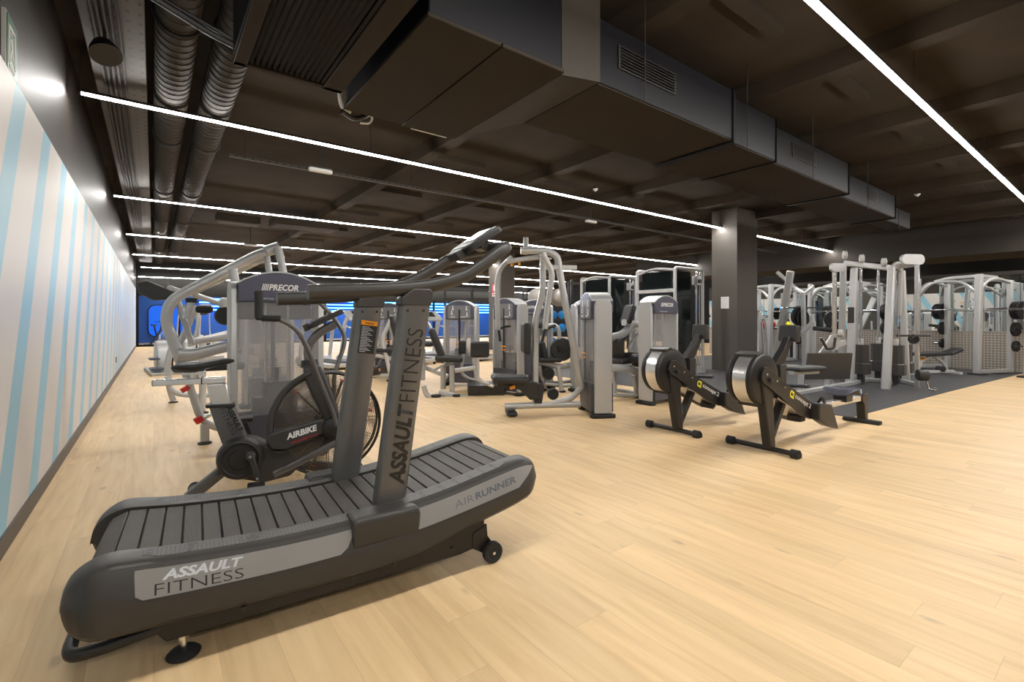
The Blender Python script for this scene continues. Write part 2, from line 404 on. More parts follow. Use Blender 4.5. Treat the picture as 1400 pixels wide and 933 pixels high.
def slatmat():
    m = bpy.data.materials.new('grooved_belt_rubber'); m.use_nodes = True; nt = m.node_tree; N = nt.nodes; L = nt.links; b = N['Principled BSDF']
    tc = N.new('ShaderNodeTexCoord'); w = N.new('ShaderNodeTexWave'); w.wave_type = 'BANDS'; w.bands_direction = 'X'; w.inputs['Scale'].default_value = 55
    L.new(tc.outputs['Object'], w.inputs['Vector'])
    n = N.new('ShaderNodeTexNoise'); n.inputs['Scale'].default_value = 6; n.inputs['Detail'].default_value = 5; L.new(tc.outputs['Object'], n.inputs['Vector'])
    cr = N.new('ShaderNodeMapRange'); cr.inputs['To Min'].default_value = .7; cr.inputs['To Max'].default_value = 1.3; L.new(n.outputs['Fac'], cr.inputs['Value'])
    s = N.new('ShaderNodeVectorMath'); s.operation = 'SCALE'; s.inputs[0].default_value = (.074, .065, .058); L.new(cr.outputs['Result'], s.inputs['Scale']); L.new(s.outputs[0], b.inputs['Base Color'])
    b.inputs['Roughness'].default_value = .58
    bp = N.new('ShaderNodeBump'); bp.inputs['Strength'].default_value = .5; bp.inputs['Distance'].default_value = .0015; L.new(w.outputs['Fac'], bp.inputs['Height']); L.new(bp.outputs[0], b.inputs['Normal'])
    return m
M['slat'] = slatmat()

def hexmat():
    """rubber rail grip with a fine cell pattern"""
    m = bpy.data.materials.new('rail_grip'); m.use_nodes = True; nt = m.node_tree; N = nt.nodes; L = nt.links; b = N['Principled BSDF']
    tc = N.new('ShaderNodeTexCoord'); v = N.new('ShaderNodeTexVoronoi'); v.feature = 'DISTANCE_TO_EDGE'; v.inputs['Scale'].default_value = 75; v.inputs['Randomness'].default_value = .25
    L.new(tc.outputs['Object'], v.inputs['Vector'])
    r = N.new('ShaderNodeMapRange'); r.inputs['From Max'].default_value = .12; L.new(v.outputs[0], r.inputs['Value'])
    mx = N.new('ShaderNodeMix'); mx.data_type = 'RGBA'; L.new(r.outputs[0], mx.inputs[0]); mx.inputs[6].default_value = (.035, .033, .032, 1); mx.inputs[7].default_value = (.12, .115, .11, 1)
    L.new(mx.outputs[2], b.inputs['Base Color']); b.inputs['Roughness'].default_value = .5
    bp = N.new('ShaderNodeBump'); bp.inputs['Strength'].default_value = .6; bp.inputs['Distance'].default_value = .002; L.new(r.outputs[0], bp.inputs['Height']); L.new(bp.outputs[0], b.inputs['Normal'])
    return m
M['grip'] = hexmat()

# ---------------------------------------------------------------- camera, world
cam = bpy.data.objects.new('camera', bpy.data.cameras.new('camera')); COL.objects.link(cam)
cam.data.sensor_width = 36; cam.data.lens = 36 * F / 1400; cam.data.shift_y = (CY - 466.5) / 1400
cam.location = (0, 0, EYE); cam.rotation_euler = (R(90), 0, -YAW); cam.data.clip_start = .05; cam.data.clip_end = 120
S.camera = cam
w = bpy.data.worlds.new('world'); S.world = w; w.use_nodes = True
w.node_tree.nodes['Background'].inputs[0].default_value = (.9, .93, 1, 1); w.node_tree.nodes['Background'].inputs[1].default_value = .02
S.view_settings.view_transform = 'Standard'; S.view_settings.look = 'None'; S.view_settings.gamma = 1; S.view_settings.use_curve_mapping = False
S.view_settings.exposure = .75
S.cycles.max_bounces = 8; S.cycles.sample_clamp_indirect = 8

def struct(mb, name, m, parent=None, **k):
    o = mb.build(name, m, parent, **k)
    if parent is None: o['kind'] = 'structure'
    return o

# ================================================================ THE ROOM
XL, XR, XB, YF, YN, ZC = -.63, 16.1, 23.0, 27.0, -4.0, 3.85
struct(MB().bb(XL, XB, YN, 31.5, -.1, 0), 'floor', M['wood'], smooth=False)
rb = MB(); rb.prism([(6.95, 2.24), (7.92, 2.19), (10.87, 2.05), (XR, 1.72), (XR, 9.0), (6.95, 9.0)], .0, .006, 'xy')
struct(rb, 'rubber_floor', M['mat'], smooth=False)
struct(MB().bb(XL - .2, XL - .03, YN, 31.5, 0, ZC + .4), 'wall_left', M['darkwall'], smooth=False)
struct(MB().bb(XL - .03, XL, YN, YF - .15, .1, 2.58), 'wall_panel', M['stripes'], smooth=False)
struct(MB().bb(XL - .03, XL + .012, YN, YF - .15, 0, .1), 'baseboard_left', M['base'], smooth=False)
struct(MB().bb(XL - .2, XB + .2, YN - .2, YN, 0, ZC + .4), 'wall_near', M['pillar'], smooth=False)
struct(MB().bb(XB, XB + .2, YN, 31.5, 0, ZC + .4), 'wall_right', M['blackwall'], smooth=False)
struct(MB().bb(XL, XB, YF, YF + .15, 2.35, ZC + .4), 'wall_far', M['blackwall'], smooth=False)
# slab with its downstand joists
cb = MB(); cb.bb(XL - .2, XB + .2, YN - .2, 31.7, ZC, ZC + .2)
for k in range(10):
    x = 3.35 + 2.13 * k
    cb.prism([(x - .15, ZC), (x + .15, ZC), (x + .10, ZC - .17), (x - .10, ZC - .17)], YN, YF, 'xz')
    for j in range(14):
        y = 2.02 + 2.4 * (j - 2)
        cb.bb(x + .10, x + 1.15, y - .06, y + .06, ZC - .08, ZC)
struct(cb, 'ceiling', M['ceil'], smooth=False)
struct(MB().bb(10.9, 11.85, 5.8, 6.44, 0, ZC), 'pillar', M['pillar'], smooth=False, bevel=.01)
struct(MB().bb(10.9, 11.6, 15.3, 16.15, 0, ZC), 'pillar', M['pillar'], smooth=False, bevel=.01)
# partition with tread plate and mirror
struct(MB().bb(XR + .03, XR + .2, YN, 9.6, 0, 2.3), 'wall_partition', M['blackwall'], smooth=False)
struct(MB().bb(XR, XR + .03, YN, 9.6, 0, .92), 'trim_1', M['tread'], smooth=False)
struct(MB().bb(XR - .01, XR + .03, YN, 9.6, .92, .94), 'trim_2', M['alu'], smooth=False)
mi = MB()
for k in range(7):
    y0 = YN + k * 1.945; mi.bb(XR + .012, XR + .03, y0 + .004, y0 + 1.941, .94, 2.28)
o = mi.build('wall_mirror', M['mirror'], smooth=False)
tag(o, 'long wall mirror above the steel tread plate behind the weight racks', 'mirror')
struct(MB().bb(XR - .02, XR + .22, YN, 9.6, 2.28, 2.36), 'trim_3', M['darkwall'], smooth=False)
# lower ceiling bulkhead over the weights area
struct(MB().bb(17.5, 19.5, YN, 14, 2.95, ZC), 'trim_4', M['darkwall'], smooth=False)

# blue lit studio behind the far glass front
struct(MB().bb(XL, XB, 31.3, 31.5, 0, ZC), 'wall_studio', M['bluewall'], smooth=False)
g = MB(); fr = MB()
xs = [XL + .05, .95, 3.1, 5.3, 7.5, 9.7, 11.9, 14.1, 16.3, 18.5, 20.7, XB]
for a, b in zip(xs[:-1], xs[1:]):
    g.bb(a + .04, b - .04, YF + .06, YF + .075, .08, 2.3)
    fr.bb(a - .05, a + .05, YF, YF + .13, 0, 2.35)
fr.bb(XL, XB, YF, YF + .13, 0, .08); fr.bb(XL, XB, YF, YF + .13, 2.28, 2.36)
f1 = struct(fr, 'window_1', M['blackwall'], smooth=False)
g.build('pane', M['glass'], f1, smooth=False)
for k, z in enumerate((2.15, 1.95, 1.75, 2.35)):
    t = thing('neon_tube', 'blue neon tube on the studio wall, %s of the horizontal set' % ('second from the top', 'third from the top', 'lowest', 'topmost')[k], 'light', (2 + 9, 31.14, z), 0)
    MB().cyl((-9, 0, 0), (11, 0, 0), .03, 8).build('tube', M['blueled'], t)
    MB().bb(-9.1, 11.1, .03, .158, -.03, .03).build('housing', M['black'], t)
t = thing('light_panel', 'blue glowing light panel low on the studio wall behind the glass', 'light', (.55, 31.15, 0), 0)
MB().prism(rrect(-.75, .9, .35, 1.95, .3), 0, .1, 'xz').build('diffuser', M['bluescreen'], t)
MB().prism(rrect(-.8, .95, .3, 2.0, .32), .1, .14, 'xz').build('backing', M['black'], t)
# ================================================================ CEILING EQUIPMENT
def led(name_label, y, x0, x1, z=3.4, ref=None):
    t = thing('linear_light', name_label, 'light', (x0, y, z), 0, 'linear ceiling lights')
    L = x1 - x0
    MB().bb(0, L, -.024, .024, 0, .012).build('diffuser', M['led'], t, smooth=False)
    MB().bb(-.012, L + .012, -.026, .026, .012, .04).bb(-.012, 0, -.026, .026, -.003, .012).bb(L, L + .012, -.026, .026, -.003, .012).build('housing', M['black'], t, smooth=False)
    n = int(L / 3.6) + 1
    for k in range(n + 1): MB().cyl((L * k / (n), 0, .04), (L * k / (n), 0, ZC - z), .003, 6).build('hanger', M['black'], t)
    return t
led('glowing linear light at the upper right corner, nearest the camera', 1.4, XL + .05, 22.3)
led('glowing linear light behind the camera, over the near end of the room', -3.0, XL + .05, 22.3)
led('glowing linear light ending against the near face of the square pillar', 6.2, XL + .07, 10.89)
led('glowing linear light starting behind the square pillar above the cable machine', 6.2, 11.86, 22.3)
led('second glowing linear light from the camera along the left wall', 11.0, XL + .07, 22.6)
led('third glowing linear light from the camera along the left wall', 15.75, XL + .07, 22.6)
led('fourth glowing linear light from the camera along the left wall', 20.5, XL + .07, 22.6)
led('fifth glowing linear light from the camera along the left wall', 25.3, XL + .2, 22.6)
led('farthest glowing linear light, lowest, just before the glass front', 26.7, XL + .1, 22.6, 3.1)
led('glowing linear light inside the blue studio behind the glass', 29.5, XL + .5, 22.6, 3.3)

# big grille unit
t = thing('return_air_grille', 'large brown louvred air grille hanging at the top of the photo', 'air grille', (.79, 2.2, 2.95), 0)
g = MB()
x0, x1, y0, y1 = -.36, .36, -.70, 1.53
g.bb(x0, x0 + .08, y0, y1, 0, .05).bb(x1 - .14, x1, y0, y1, 0, .05).bb(x0, x1, y1 - .05, y1, 0, .05).bb(x0, x1, y0, y0 + .05, 0, .05)
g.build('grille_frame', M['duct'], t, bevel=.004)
sl = MB()
k = x0 + .1
while k < x1 - .15:
    sl.box((k, (y0 + y1) / 2, .02), (.022, y1 - y0 - .1, .006), Matrix.Rotation(R(40), 3, 'Y')); k += .036
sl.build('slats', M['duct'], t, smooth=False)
MB().bb(x0, x1, y0, y1, .05, .46).build('plenum', M['ductside'], t, bevel=.01)
# fan coil unit
t = thing('fan_coil_unit', 'dark ceiling air conditioning unit with two flat underside panels beside the grille', 'air conditioner', (1.25, 2.47, 2.95), 0)
MB().bb(.02, 1.06, .03, 1.52, .03, .85).build('casing', M['ductside'], t, bevel=.01)
MB().bb(0, .515, 0, 1.52, 0, .03).build('floor_tinted_underside', M['duct'], t, bevel=.006)
MB().bb(.525, 1.06, 0, 1.55, 0, .03).build('floor_tinted_underside', M['duct'], t, bevel=.006)
MB().bb(.62, .98, 1.55, 1.565, .0, .012).build('edge_strip', M['paper'], t, smooth=False)
MB().tube([(-.02, 1.4, .25), (-.04, 1.5, .12), (.0, 1.56, .03), (.08, 1.6, .02)], .018, .05).build('drain_pipe', M['paper'], t)
MB().tube([(.0, 1.56, .0), (.12, 1.62, -.02), (.22, 1.62, .03), (.24, 1.56, .06)], .02, .05).build('pipe_insulation', M['black'], t)
MB().tube([(.18, 1.63, -.03), (.26, 1.62, -.02), (.28, 1.6, .03), (.24, 1.6, .05)], .01, .05).build('drain_hose', M['paper'], t)
# main stepped supply duct
t = thing('supply_air_duct', 'long dark rectangular air duct stepping smaller towards the right', 'air duct', (2.3, 2.5, 3.0), 0)
MB().loft([[(0.01, 0, -.05), (0.01, 1.5, -.05), (0.01, 1.5, .75), (0.01, 0, .75)], [(.38, -.02, 0), (.38, .92, 0), (.38, .92, .62), (.38, -.02, .62)]]).build('transition', M['tray'], t, smooth=False)
segs = [(.38, 2.3, 0, .92, 0, .5), (2.42, 3.3, .04, .93, .0, .47), (3.4, 5.7, .12, .96, .03, .46), (5.85, 8.4, .28, .96, .05, .44), (8.5, 10.3, .52, .86, .10, .42)]
for (a, b, c, d, e, f) in segs:
    MB().bb(a, b, c, d, e + .008, f).build('duct_section', M['ductside'], t, bevel=.008)
    MB().bb(a + .01, b - .01, c + .01, d - .01, e, e + .008).build('floor_tinted_underside', M['duct'], t, smooth=False)  # plate added under the black duct, its brown stands for the floor's reflection
for s0, s1 in zip(segs[:-1], segs[1:]):
    MB().loft([[(s0[1], s0[2] - .015, s0[4] - .015), (s0[1], s0[3] + .015, s0[4] - .015), (s0[1], s0[3] + .015, s0[5] + .01), (s0[1], s0[2] - .015, s0[5] + .01)],
               [(s1[0], s1[2] - .015, s1[4] - .015), (s1[0], s1[3] + .015, s1[4] - .015), (s1[0], s1[3] + .015, s1[5] + .01), (s1[0], s1[2] - .015, s1[5] + .01)]]).build('duct_flange', M['ductside'], t, smooth=False)
for a, b, y, z in ((.6, 1.35, 0, .18), (3.9, 4.6, .12, .2), (7.0, 7.5, .28, .2)):
    o = MB().bb(a, b, y - .012, y, z, z + .18).build('side_vent', M['black'], t, smooth=False)
    s = MB()
    for k in range(7): s.box(((a + b) / 2, y - .02, z + .02 + k * .024), (b - a - .04, .02, .004), Matrix.Rotation(R(35), 3, 'X'))
    s.build('louvres', M['ductside'], o, smooth=False)
for x, y in ((.9, -.03), (2.6, .0), (4.4, .08), (6.9, .24), (9.4, .48), (2.6, .96), (6.9, 1.0)): MB().cyl((x, y, 0), (x, y, .85), .005, 6).build('hanger_rod', M['cable'], t)
# far ducts
for (x, y, w_, d_, z, lab) in ((3.0, 12.6, 1.5, .7, 3.48, 'small dark air duct box hanging behind the second linear light'), (1.6, 13.0, .9, .5, 3.5, 'small perforated grey duct box left of another behind the second linear light'), ):
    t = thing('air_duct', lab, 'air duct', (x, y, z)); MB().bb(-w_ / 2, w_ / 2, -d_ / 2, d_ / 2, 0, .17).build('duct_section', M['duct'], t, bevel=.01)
    for q in (-1, 1): MB().cyl((q * w_ * .4, 0, .17), (q * w_ * .4, 0, ZC - z), .006, 6).build('hanger_rod', M['cable'], t)
    MB().bb(-w_ / 2 + .06, w_ / 2 - .06, -d_ / 2 + .06, d_ / 2 - .06, -.012, 0).build('access_panel', M['tray'], t, bevel=.003)
# spiral ducts along the wall
for x, r, y0, y1, lab in ((.155, .15, -3, 24, 'round ribbed spiral duct, left of the pair near the left wall'), (.56, .15, -3, 22, 'round ribbed spiral duct, right of the pair near the left wall')):
    t = thing('spiral_duct', lab, 'air duct', (x, y0, 3.615), 0, 'round ducts')
    d = MB(); n = int((y1 - y0) / .12); prof = []
    for k in range(n):
        h0 = k * .12
        prof += [(r, h0), (r, h0 + .105), (r + .006, h0 + .109), (r + .006, h0 + .116)]
    d.lathe((0, 0, 0), (0, 1, 0), prof, 24); d.build('duct_tube', M['spiral'], t)
    for k in range(9): MB().ring((0, 1.6 + k * 3, 0), (0, 1, 0), r + .012, .012, 24, 6).cyl((0, 1.6 + k * 3, r), (0, 1.6 + k * 3, ZC - 3.615), .006, 6).build('clamp', M['black'], t)
# cable tray and conduits
t = thing('cable_tray', 'perforated metal cable tray carrying cables along the left wall ceiling', 'cable tray', (-.26, -3, 3.60))
MB().bb(-.2, .2, 0, 28, .0, .004).build('tray_bed', M['slottray'], t, smooth=False)
MB().bb(-.205, -.2, 0, 28, -.0, .06).bb(.2, .205, 0, 28, 0, .06).build('tray_side', M['tray'], t, smooth=False)
for k, (dx, lab) in enumerate(((-.13, 'leftmost'), (-.095, 'second from the left'), (-.055, 'middle'), (-.015, 'second from the right'), (.03, 'rightmost'))):
    wob = [(dx + .01 * math.sin(i * 1.3), i * 1.4, 0) for i in range(20)]
    c = thing('conduit', 'grey electrical conduit running under the cable tray, %s of five' % lab, 'conduit', (-.26, -3, 3.585), 0)
    MB().tube([(p[0], p[1], -.014) for p in wob], .013, .4, 8).build('tube', M['cable'], c)
c = thing('conduit', 'thick dark cable bundle crossing from the wall towards the grille unit', 'conduit', (0, 0, 0))
MB().tube([(-.55, 3.6, 3.42), (-.25, 3.75, 3.32), (.05, 3.75, 3.22), (.3, 3.75, 3.12), (.45, 3.74, 3.08)], .022, .2, 8).tube([(-.5, 3.6, 3.46), (-.2, 3.82, 3.36), (.08, 3.8, 3.26), (.44, 3.78, 3.14)], .016, .2, 8).build('cables', M['black'], c)
t = thing('ceiling_speaker', 'dark round speaker on the ceiling edge above the left end of a linear light', 'speaker', (-.32, 5.1, 3.42))
MB().lathe((0, 0, 0), (.2, -.5, -1), [(0, -.05), (.07, -.05), (.105, .03), (.11, .07), (0, .07)], 24).build('body', M['black'], t)
MB().cyl((0, 0, 0), (0, .05, .45), .012, 8).build('bracket', M['black'], t)
# slotted channel across the room with emergency lights
t = thing('mounting_channel', 'thin slotted metal channel crossing the ceiling behind the first long light', 'cable channel', (XL + .3, 7.9, 3.55))
MB().bb(1.2, 21, -.03, .03, 0, .04).build('channel', M['slotchan'], t, smooth=False)
for k in range(7): MB().cyl((1.4 + k * 2.6, 0, .04), (1.4 + k * 2.6, 0, ZC - 3.55), .005, 6).build('hanger_rod', M['black'], t)
def emerg(x, y, z, lab):
    t = thing('emergency_light', lab, 'emergency light', (x, y, z), 0, 'emergency lights')
    MB().prism(rrect(-.17, .17, -.05, .05, .045), 0, .05, 'xy').build('diffuser', M['paper'], t, bevel=.012)
    MB().bb(-.16, .16, -.045, .045, .05, .07).cyl((0, 0, .07), (0, 0, ZC - z), .01, 8).build('base', M['black'], t)
emerg(2.0, 7.45, 3.42, 'white oval emergency light hanging under the first long light, left of centre')
emerg(7.97, 7.65, 3.42, 'white oval emergency light near the middle of the ceiling')
emerg(2.2, 15.3, 3.3, 'small white emergency light hanging far back on the left')
emerg(5.7, 15.3, 3.35, 'small white emergency light hanging far back above the treadmill handles')
emerg(11.5, 13.2, 3.42, 'small white emergency light far back behind the fly machine')
def detector(x, y, lab):
    t = thing('smoke_detector', lab, 'smoke detector', (x, y, ZC - .045), 0, 'smoke detectors')
    MB().lathe((0, 0, 0), (0, 0, -1), [(0, .045), (.025, .045), (.035, .02), (.05, .018), (.05, 0), (0, 0)], 20).build('body', M['paper'], t)
    MB().cyl((0, 0, 0), (0, 0, .045), .04, 16).build('base', M['black'], t)
detector(1.2, 5.35, 'white smoke detector on the ceiling above the left end of the first light')
detector(7.0, 6.6, 'white smoke detector on the ceiling just above the long light near the pillar')
detector(12.6, 2.9, 'tiny white smoke detector on the ceiling between joists at right')

# exit sign on the left wall, notice on the pillar, extinguisher sign
t = thing('exit_sign', 'white framed green running man exit sign high on the left wall', 'sign', (XL - .03, 3.85, 2.58))
MB().bb(0, .02, -.135, .135, 0, .33).build('sign_frame', M['white'], t, bevel=.003)
MB().bb(.02, .024, -.12, .12, .015, .315).build('sign_face', M['green'], t, smooth=False)
p = MB()
def flat(poly): p.prism([(-.02 - a, b) for a, b in poly], .0242, .026, 'yz')
flat([(-.085, .06), (-.06, .06), (-.06, .27), (-.085, .27)]); flat([(-.085, .25), (.06, .25), (.06, .27), (-.085, .27)]); flat([(.05, .06), (.07, .06), (.07, .27), (.05, .27)])
flat([(-.02, .14), (.01, .14), (.03, .2), (.0, .21)]); flat([(.0, .22), (.02, .215), (.025, .24), (.005, .245)]); flat([(-.02, .14), (-.0, .14), (-.03, .08), (-.05, .08)]); flat([(0, .14), (.02, .14), (.04, .08), (.02, .08)])
flat([(-.06, .03), (.06, .03), (.06, .045), (-.06, .045)])
p.build('pictogram', M['paper'], t, smooth=False)
t = tag(MB().bb(10.893, 10.898, 6.0, 6.2, 1.48, 1.76).build('paper_notice', M['paper'], smooth=False), 'blank white paper notice taped to the pillar', 'notice')
t = thing('extinguisher_sign', 'red and white extinguisher sign high on the far pillar', 'sign', (10.89, 15.75, 2.3))
MB().bb(-.004, 0, -.13, .13, 0, .33).build('sign_plate', M['red'], t, smooth=False)
q = MB(); q.bb(-.006, -.0045, -.05, .03, .08, .24).bb(-.006, -.0045, -.03, .01, .25, .28); q.build('pictogram', M['paper'], t, smooth=False)
MB().bb(-.004, 0, -.13, .13, -.16, -.03).build('lower_plate', M['paper'], t, smooth=False)
MB().bb(-.006, -.0045, -.1, .1, -.12, -.06).build('lower_print', M['red'], t, smooth=False)
tag(MB().bb(XL + .001, XL + .012, 12.9, 12.98, .32, .44).build('wall_socket', M['black'], bevel=.002), 'small black power socket low on the striped wall', 'socket')

# ================================================================ CURVED TREADMILL
T = Frame(.07, 2.15, -3.5)
tm = thing('curved_treadmill', 'charcoal curved manual treadmill with slatted belt and tall grey uprights in the foreground', 'treadmill', T)
def interp(tab, u):
    for (a, b), (c, d) in zip(tab[:-1], tab[1:]):
        if u <= c: return b + (d - b) * (0 if u < a else (u - a) / (c - a))
    return tab[-1][1]
def smooth_tab(tab, n=4):
    """Catmull-Rom through the survey points"""
    out = []
    for i in range(len(tab) - 1):
        p0 = tab[max(i - 1, 0)]; p1 = tab[i]; p2 = tab[i + 1]; p3 = tab[min(i + 2, len(tab) - 1)]
        for k in range(n):
            t = k / n
            out.append(tuple(.5 * (2 * p1[j] + (p2[j] - p0[j]) * t + (2 * p0[j] - 5 * p1[j] + 4 * p2[j] - p3[j]) * t * t + (3 * p1[j] - p0[j] - 3 * p2[j] + p3[j]) * t ** 3) for j in range(len(p1))))
    out.append(tab[-1]); return out
#        u      top   face(facet low)  bottom
ST = [(-.315, .285, .270, .262), (-.306, .330, .265, .225), (-.285, .365, .262, .195), (-.245, .392, .262, .178), (-.19, .404, .265, .170), (-.11, .396, .270, .166), (0, .383, .262, .163), (.2, .368, .252, .155), (.4, .361, .247, .148),
      (.6, .364, .250, .146), (.8, .378, .262, .152), (.95, .393, .277, .170), (1.1, .415, .298, .208), (1.25, .443, .322, .236), (1.38, .468, .345, .262), (1.47, .482, .362, .285), (1.535, .478, .374, .308), (1.57, .455, .384, .335), (1.59, .42, .388, .36), (1.597, .395, .388, .382)]
STs = smooth_tab(ST, 3)
def topz(u): return interp([(s[0], s[1]) for s in STs], u)
def side(sign, vc):
    """vc: v of the rail inner edge; sign -1 towards the camera"""
    def rings():
        out = []
        for (u, zt, zf, zb) in STs:
            nose = max(0, min(1, (u + .315) / .09)) * max(0, min(1, (1.597 - u) / .09)); nose = nose ** .5
            q = max(0, 1 - (u + .20) / .12) if u < -.08 else 0; q = min(1, q)
            vo = .06 + .105 * nose                       # outermost
            vt = .055 + (.075 + .012 * q) * nose
            lift = (zt - zf) * .35 * q
            prof = [(0, zt - .004), (.02, zt + .002), (vt - .02, zt + .001), (vt, zt - .010), (vt + .006, zt - .02),
                    (vo, zf + lift + .006), (vo + .004, zf + lift - .006), (vo - .004, zb + .02), (vo - .022, zb), (.05, zb + .004), (.02, zb + .03), (0, min(zt - .02, zb + .06))]
            out.append([(u, vc + sign * a, z) for a, z in prof])
        return out
    return rings()
for sign, vc in ((-1, .035), (1, .505)):
    o = MB().loft(side(sign, vc)).build('side_shell', M['darkskirt'], tm, ang=30)
    # brighter satin inlay on the sloping face
    def inlay(u0, u1):
        rr = []; n = 26
        for k in range(n + 1):
            u = u0 + (u1 - u0) * k / n; zt = topz(u); zf = interp([(s[0], s[2]) for s in STs], u)
            e = min(1, (u - u0) / .05 + .02, (u1 - u) / .05 + .02) ** .5 if u0 < 0 else min(1, (u1 - u) / .06 + .02) ** .5
            if u0 > .5: e = min(1, (u1 - u) / .10 + .02) ** .6
            zm = (zt - .022 + zf + .008) / 2; hh = (zt - .022 - zf - .008) / 2
            def pt(z, off):
                k2 = (z - zf - .006) / (zt - .02 - zf - .006); vv = .165 + (.136 - .165) * k2 + off
                return (u, vc + sign * vv, z)
            zt2 = zt - .024; zb2 = (zf + .010) if e > .98 else zt2 - (zt2 - zf - .010) * e
            rr.append([pt(zt2, .0), pt(zt2, .0035), pt(zb2, .0035), pt(zb2, .0)])
        return rr
    for a, b in ((-.150, .61), (.89, 1.53)):
        MB().loft(inlay(a, b)).build('side_panel', M['panel'], tm, ang=30)
    # grip strips on the rails
    for a, b in ((-.10, 1.40),):
        rr = []
        for k in range(31):
            u = a + (b - a) * k / 30; z = topz(u) + .0025; e = min(1, (u - a) / .04 + .15, (b - u) / .04 + .15) ** .5; c = .062; hw = .038 * e
            rr.append([(u, vc + sign * (c - hw), z - .004), (u, vc + sign * (c - hw), z), (u, vc + sign * (c + hw), z), (u, vc + sign * (c + hw), z - .004)])
        MB().loft(rr).build('rail_grip', M['grip'], tm, ang=30)
# belt of slats following the curve and rolling under at both ends
path = []
for k in range(-22, 151):
    u = k / 100; path.append((u, topz(u) - .012))
path = [(-.235, .377), (-.262, .35), (-.272, .31), (-.262, .27), (-.235, .243)][::-1] + [p for p in path if p[0] > -.215] + [(1.522, .462), (1.545, .435), (1.55, .40), (1.54, .37), (1.515, .345)]
acc = [0]
for a, b in zip(path[:-1], path[1:]): acc.append(acc[-1] + math.dist(a, b))
def along(s):
    for i in range(len(acc) - 1):
        if s <= acc[i + 1]:
            t = (s - acc[i]) / (acc[i + 1] - acc[i]); a, b = path[i], path[i + 1]
            return (a[0] + (b[0] - a[0]) * t, a[1] + (b[1] - a[1]) * t)
    return path[-1]
belt = MB(); pitch = .0665
s = .012
while s + pitch < acc[-1]:
    a = along(s + .003); b = along(s + pitch - .003)
    d = Vector((b[0] - a[0], b[1] - a[1])).normalized(); n = Vector((-d.y, d.x)) * .016
    if n.y < 0 and abs(d.y) < .7: n = -n
    belt.prism([a, b, (b[0] - n.x, b[1] - n.y), (a[0] - n.x, a[1] - n.y)], .045, .495, 'xz')
    s += pitch
belt.build('slat_belt', M['slat'], tm, bevel=.0025, seg=1)
ins = []
for p in [along(acc[-1] * k / 60) for k in range(61)]: ins.append(p)
def inward(P, d):
    cx = .62
    out = []
    for i, p in enumerate(P):
        a = P[max(i - 1, 0)]; b = P[min(i + 1, len(P) - 1)]; t = Vector((b[0] - a[0], b[1] - a[1])).normalized(); n = Vector((t.y, -t.x)); out.append((p[0] + n.x * d, p[1] + n.y * d))
    return out
inn = inward(ins, .014)
core = inn + [(1.3, .29), (1.1, .25), (.6, .20), (0, .21)]
MB().prism(core, .04, .50, 'xz').build('deck_core', M['rubber'], tm, ang=30)
# under frame, feet, wheels, handle
for vv in (-.06, .57):
    MB().prism([(-.11, .18), (-.03, .075), (1.13, .072), (1.235, .085), (1.265, .115), (1.275, .29), (1.0, .24), (.5, .18)], vv, vv + .03, 'xz').build('under_frame', M['blackpaint'], tm, bevel=.006)
for k, (u, v, ) in enumerate(((.02, -.035), (.02, .57))):
    MB().lathe((u, v, 0), (0, 0, 1), [(0, 0), (.052, 0), (.055, .006), (.045, .016), (.018, .022), (0, .022)], 28).build('foot', M['rubber'], tm)
    MB().cyl((u, v, .018), (u, v, .09), .011, 12).cyl((u, v, .06), (u, v, .075), .02, 6).build('foot_bolt', M['chrome'], tm)
for v in (-.085, .61):
    wl = MB().lathe((1.30, v, .052), (0, 1, 0), [(0, -.012), (.03, -.012), (.034, -.016), (.050, -.016), (.052, -.008), (.052, .008), (.05, .016), (0, .016)], 32).build('wheel', M['rubber'], tm)
    MB().cyl((1.30, v - .02, .052), (1.30, v + .02, .052), .008, 8).build('axle', M['chrome'], wl)
    MB().prism([(1.2, .16), (1.2, .085), (1.27, .04), (1.315, .035), (1.325, .07), (1.285, .13), (1.28, .19)], v + .02, v + .035, 'xz').build('wheel_bracket', M['blackpaint'], tm, bevel=.003)
MB().tube([(-.02, -.04, .13), (-.20, -.045, .112), (-.285, -.035, .108), (-.30, .02, .108), (-.30, .50, .108), (-.285, .57, .108), (-.2, .58, .112), (-.02, .575, .13)], .021, .06, 14).build('lift_handle', M['blackpaint'], tm)
b = MB()
for (u, z) in ((.21, .12), (.62, .118), (.80, .12), (1.09, .115)): b.cyl((u, -.062, z), (u, -.07, z), .009, 10)
b.build('bolts', M['black'], tm)
# upright socket covers and uprights
def upright(u0, v0, v1, du, ztop, zb):
    w_ = .142
    z0, z1 = zb, ztop
    u1 = u0 + du
    pr = lambda u, z: [(u, v0 + .012, z), (u + .012, v0, z), (u + w_ - .012, v0, z), (u + w_, v0 + .012, z), (u + w_, v1 - .012, z), (u + w_ - .012, v1, z), (u + .012, v1, z), (u, v1 - .012, z)]
    return MB().loft([pr(u0 + du * k / 6, z0 + (z1 - z0) * k / 6) for k in range(7)]).build('upright', M['graphite'], tm, ang=50), pr
un, _ = upright(.729, .0, .075, .135, 1.29, .30)
uf, _ = upright(.662, .50, .575, .128, 1.29, .34)
for (u0, va, vb) in ((.60, -.134, .005), (.55, .535, .676)):
    rr = []
    for z, g_ in ((.262, .004), (.35, .0), (.372, .004), (.385, .016)):
        rr.append([(u0 + g_, va + g_, z), (u0 + .30 - g_, va + g_, z), (u0 + .30 - g_, vb - g_, z), (u0 + g_, vb - g_, z)])
    MB().loft(rr).build('socket_cover', M['darkskirt'], tm, bevel=.012, seg=3)
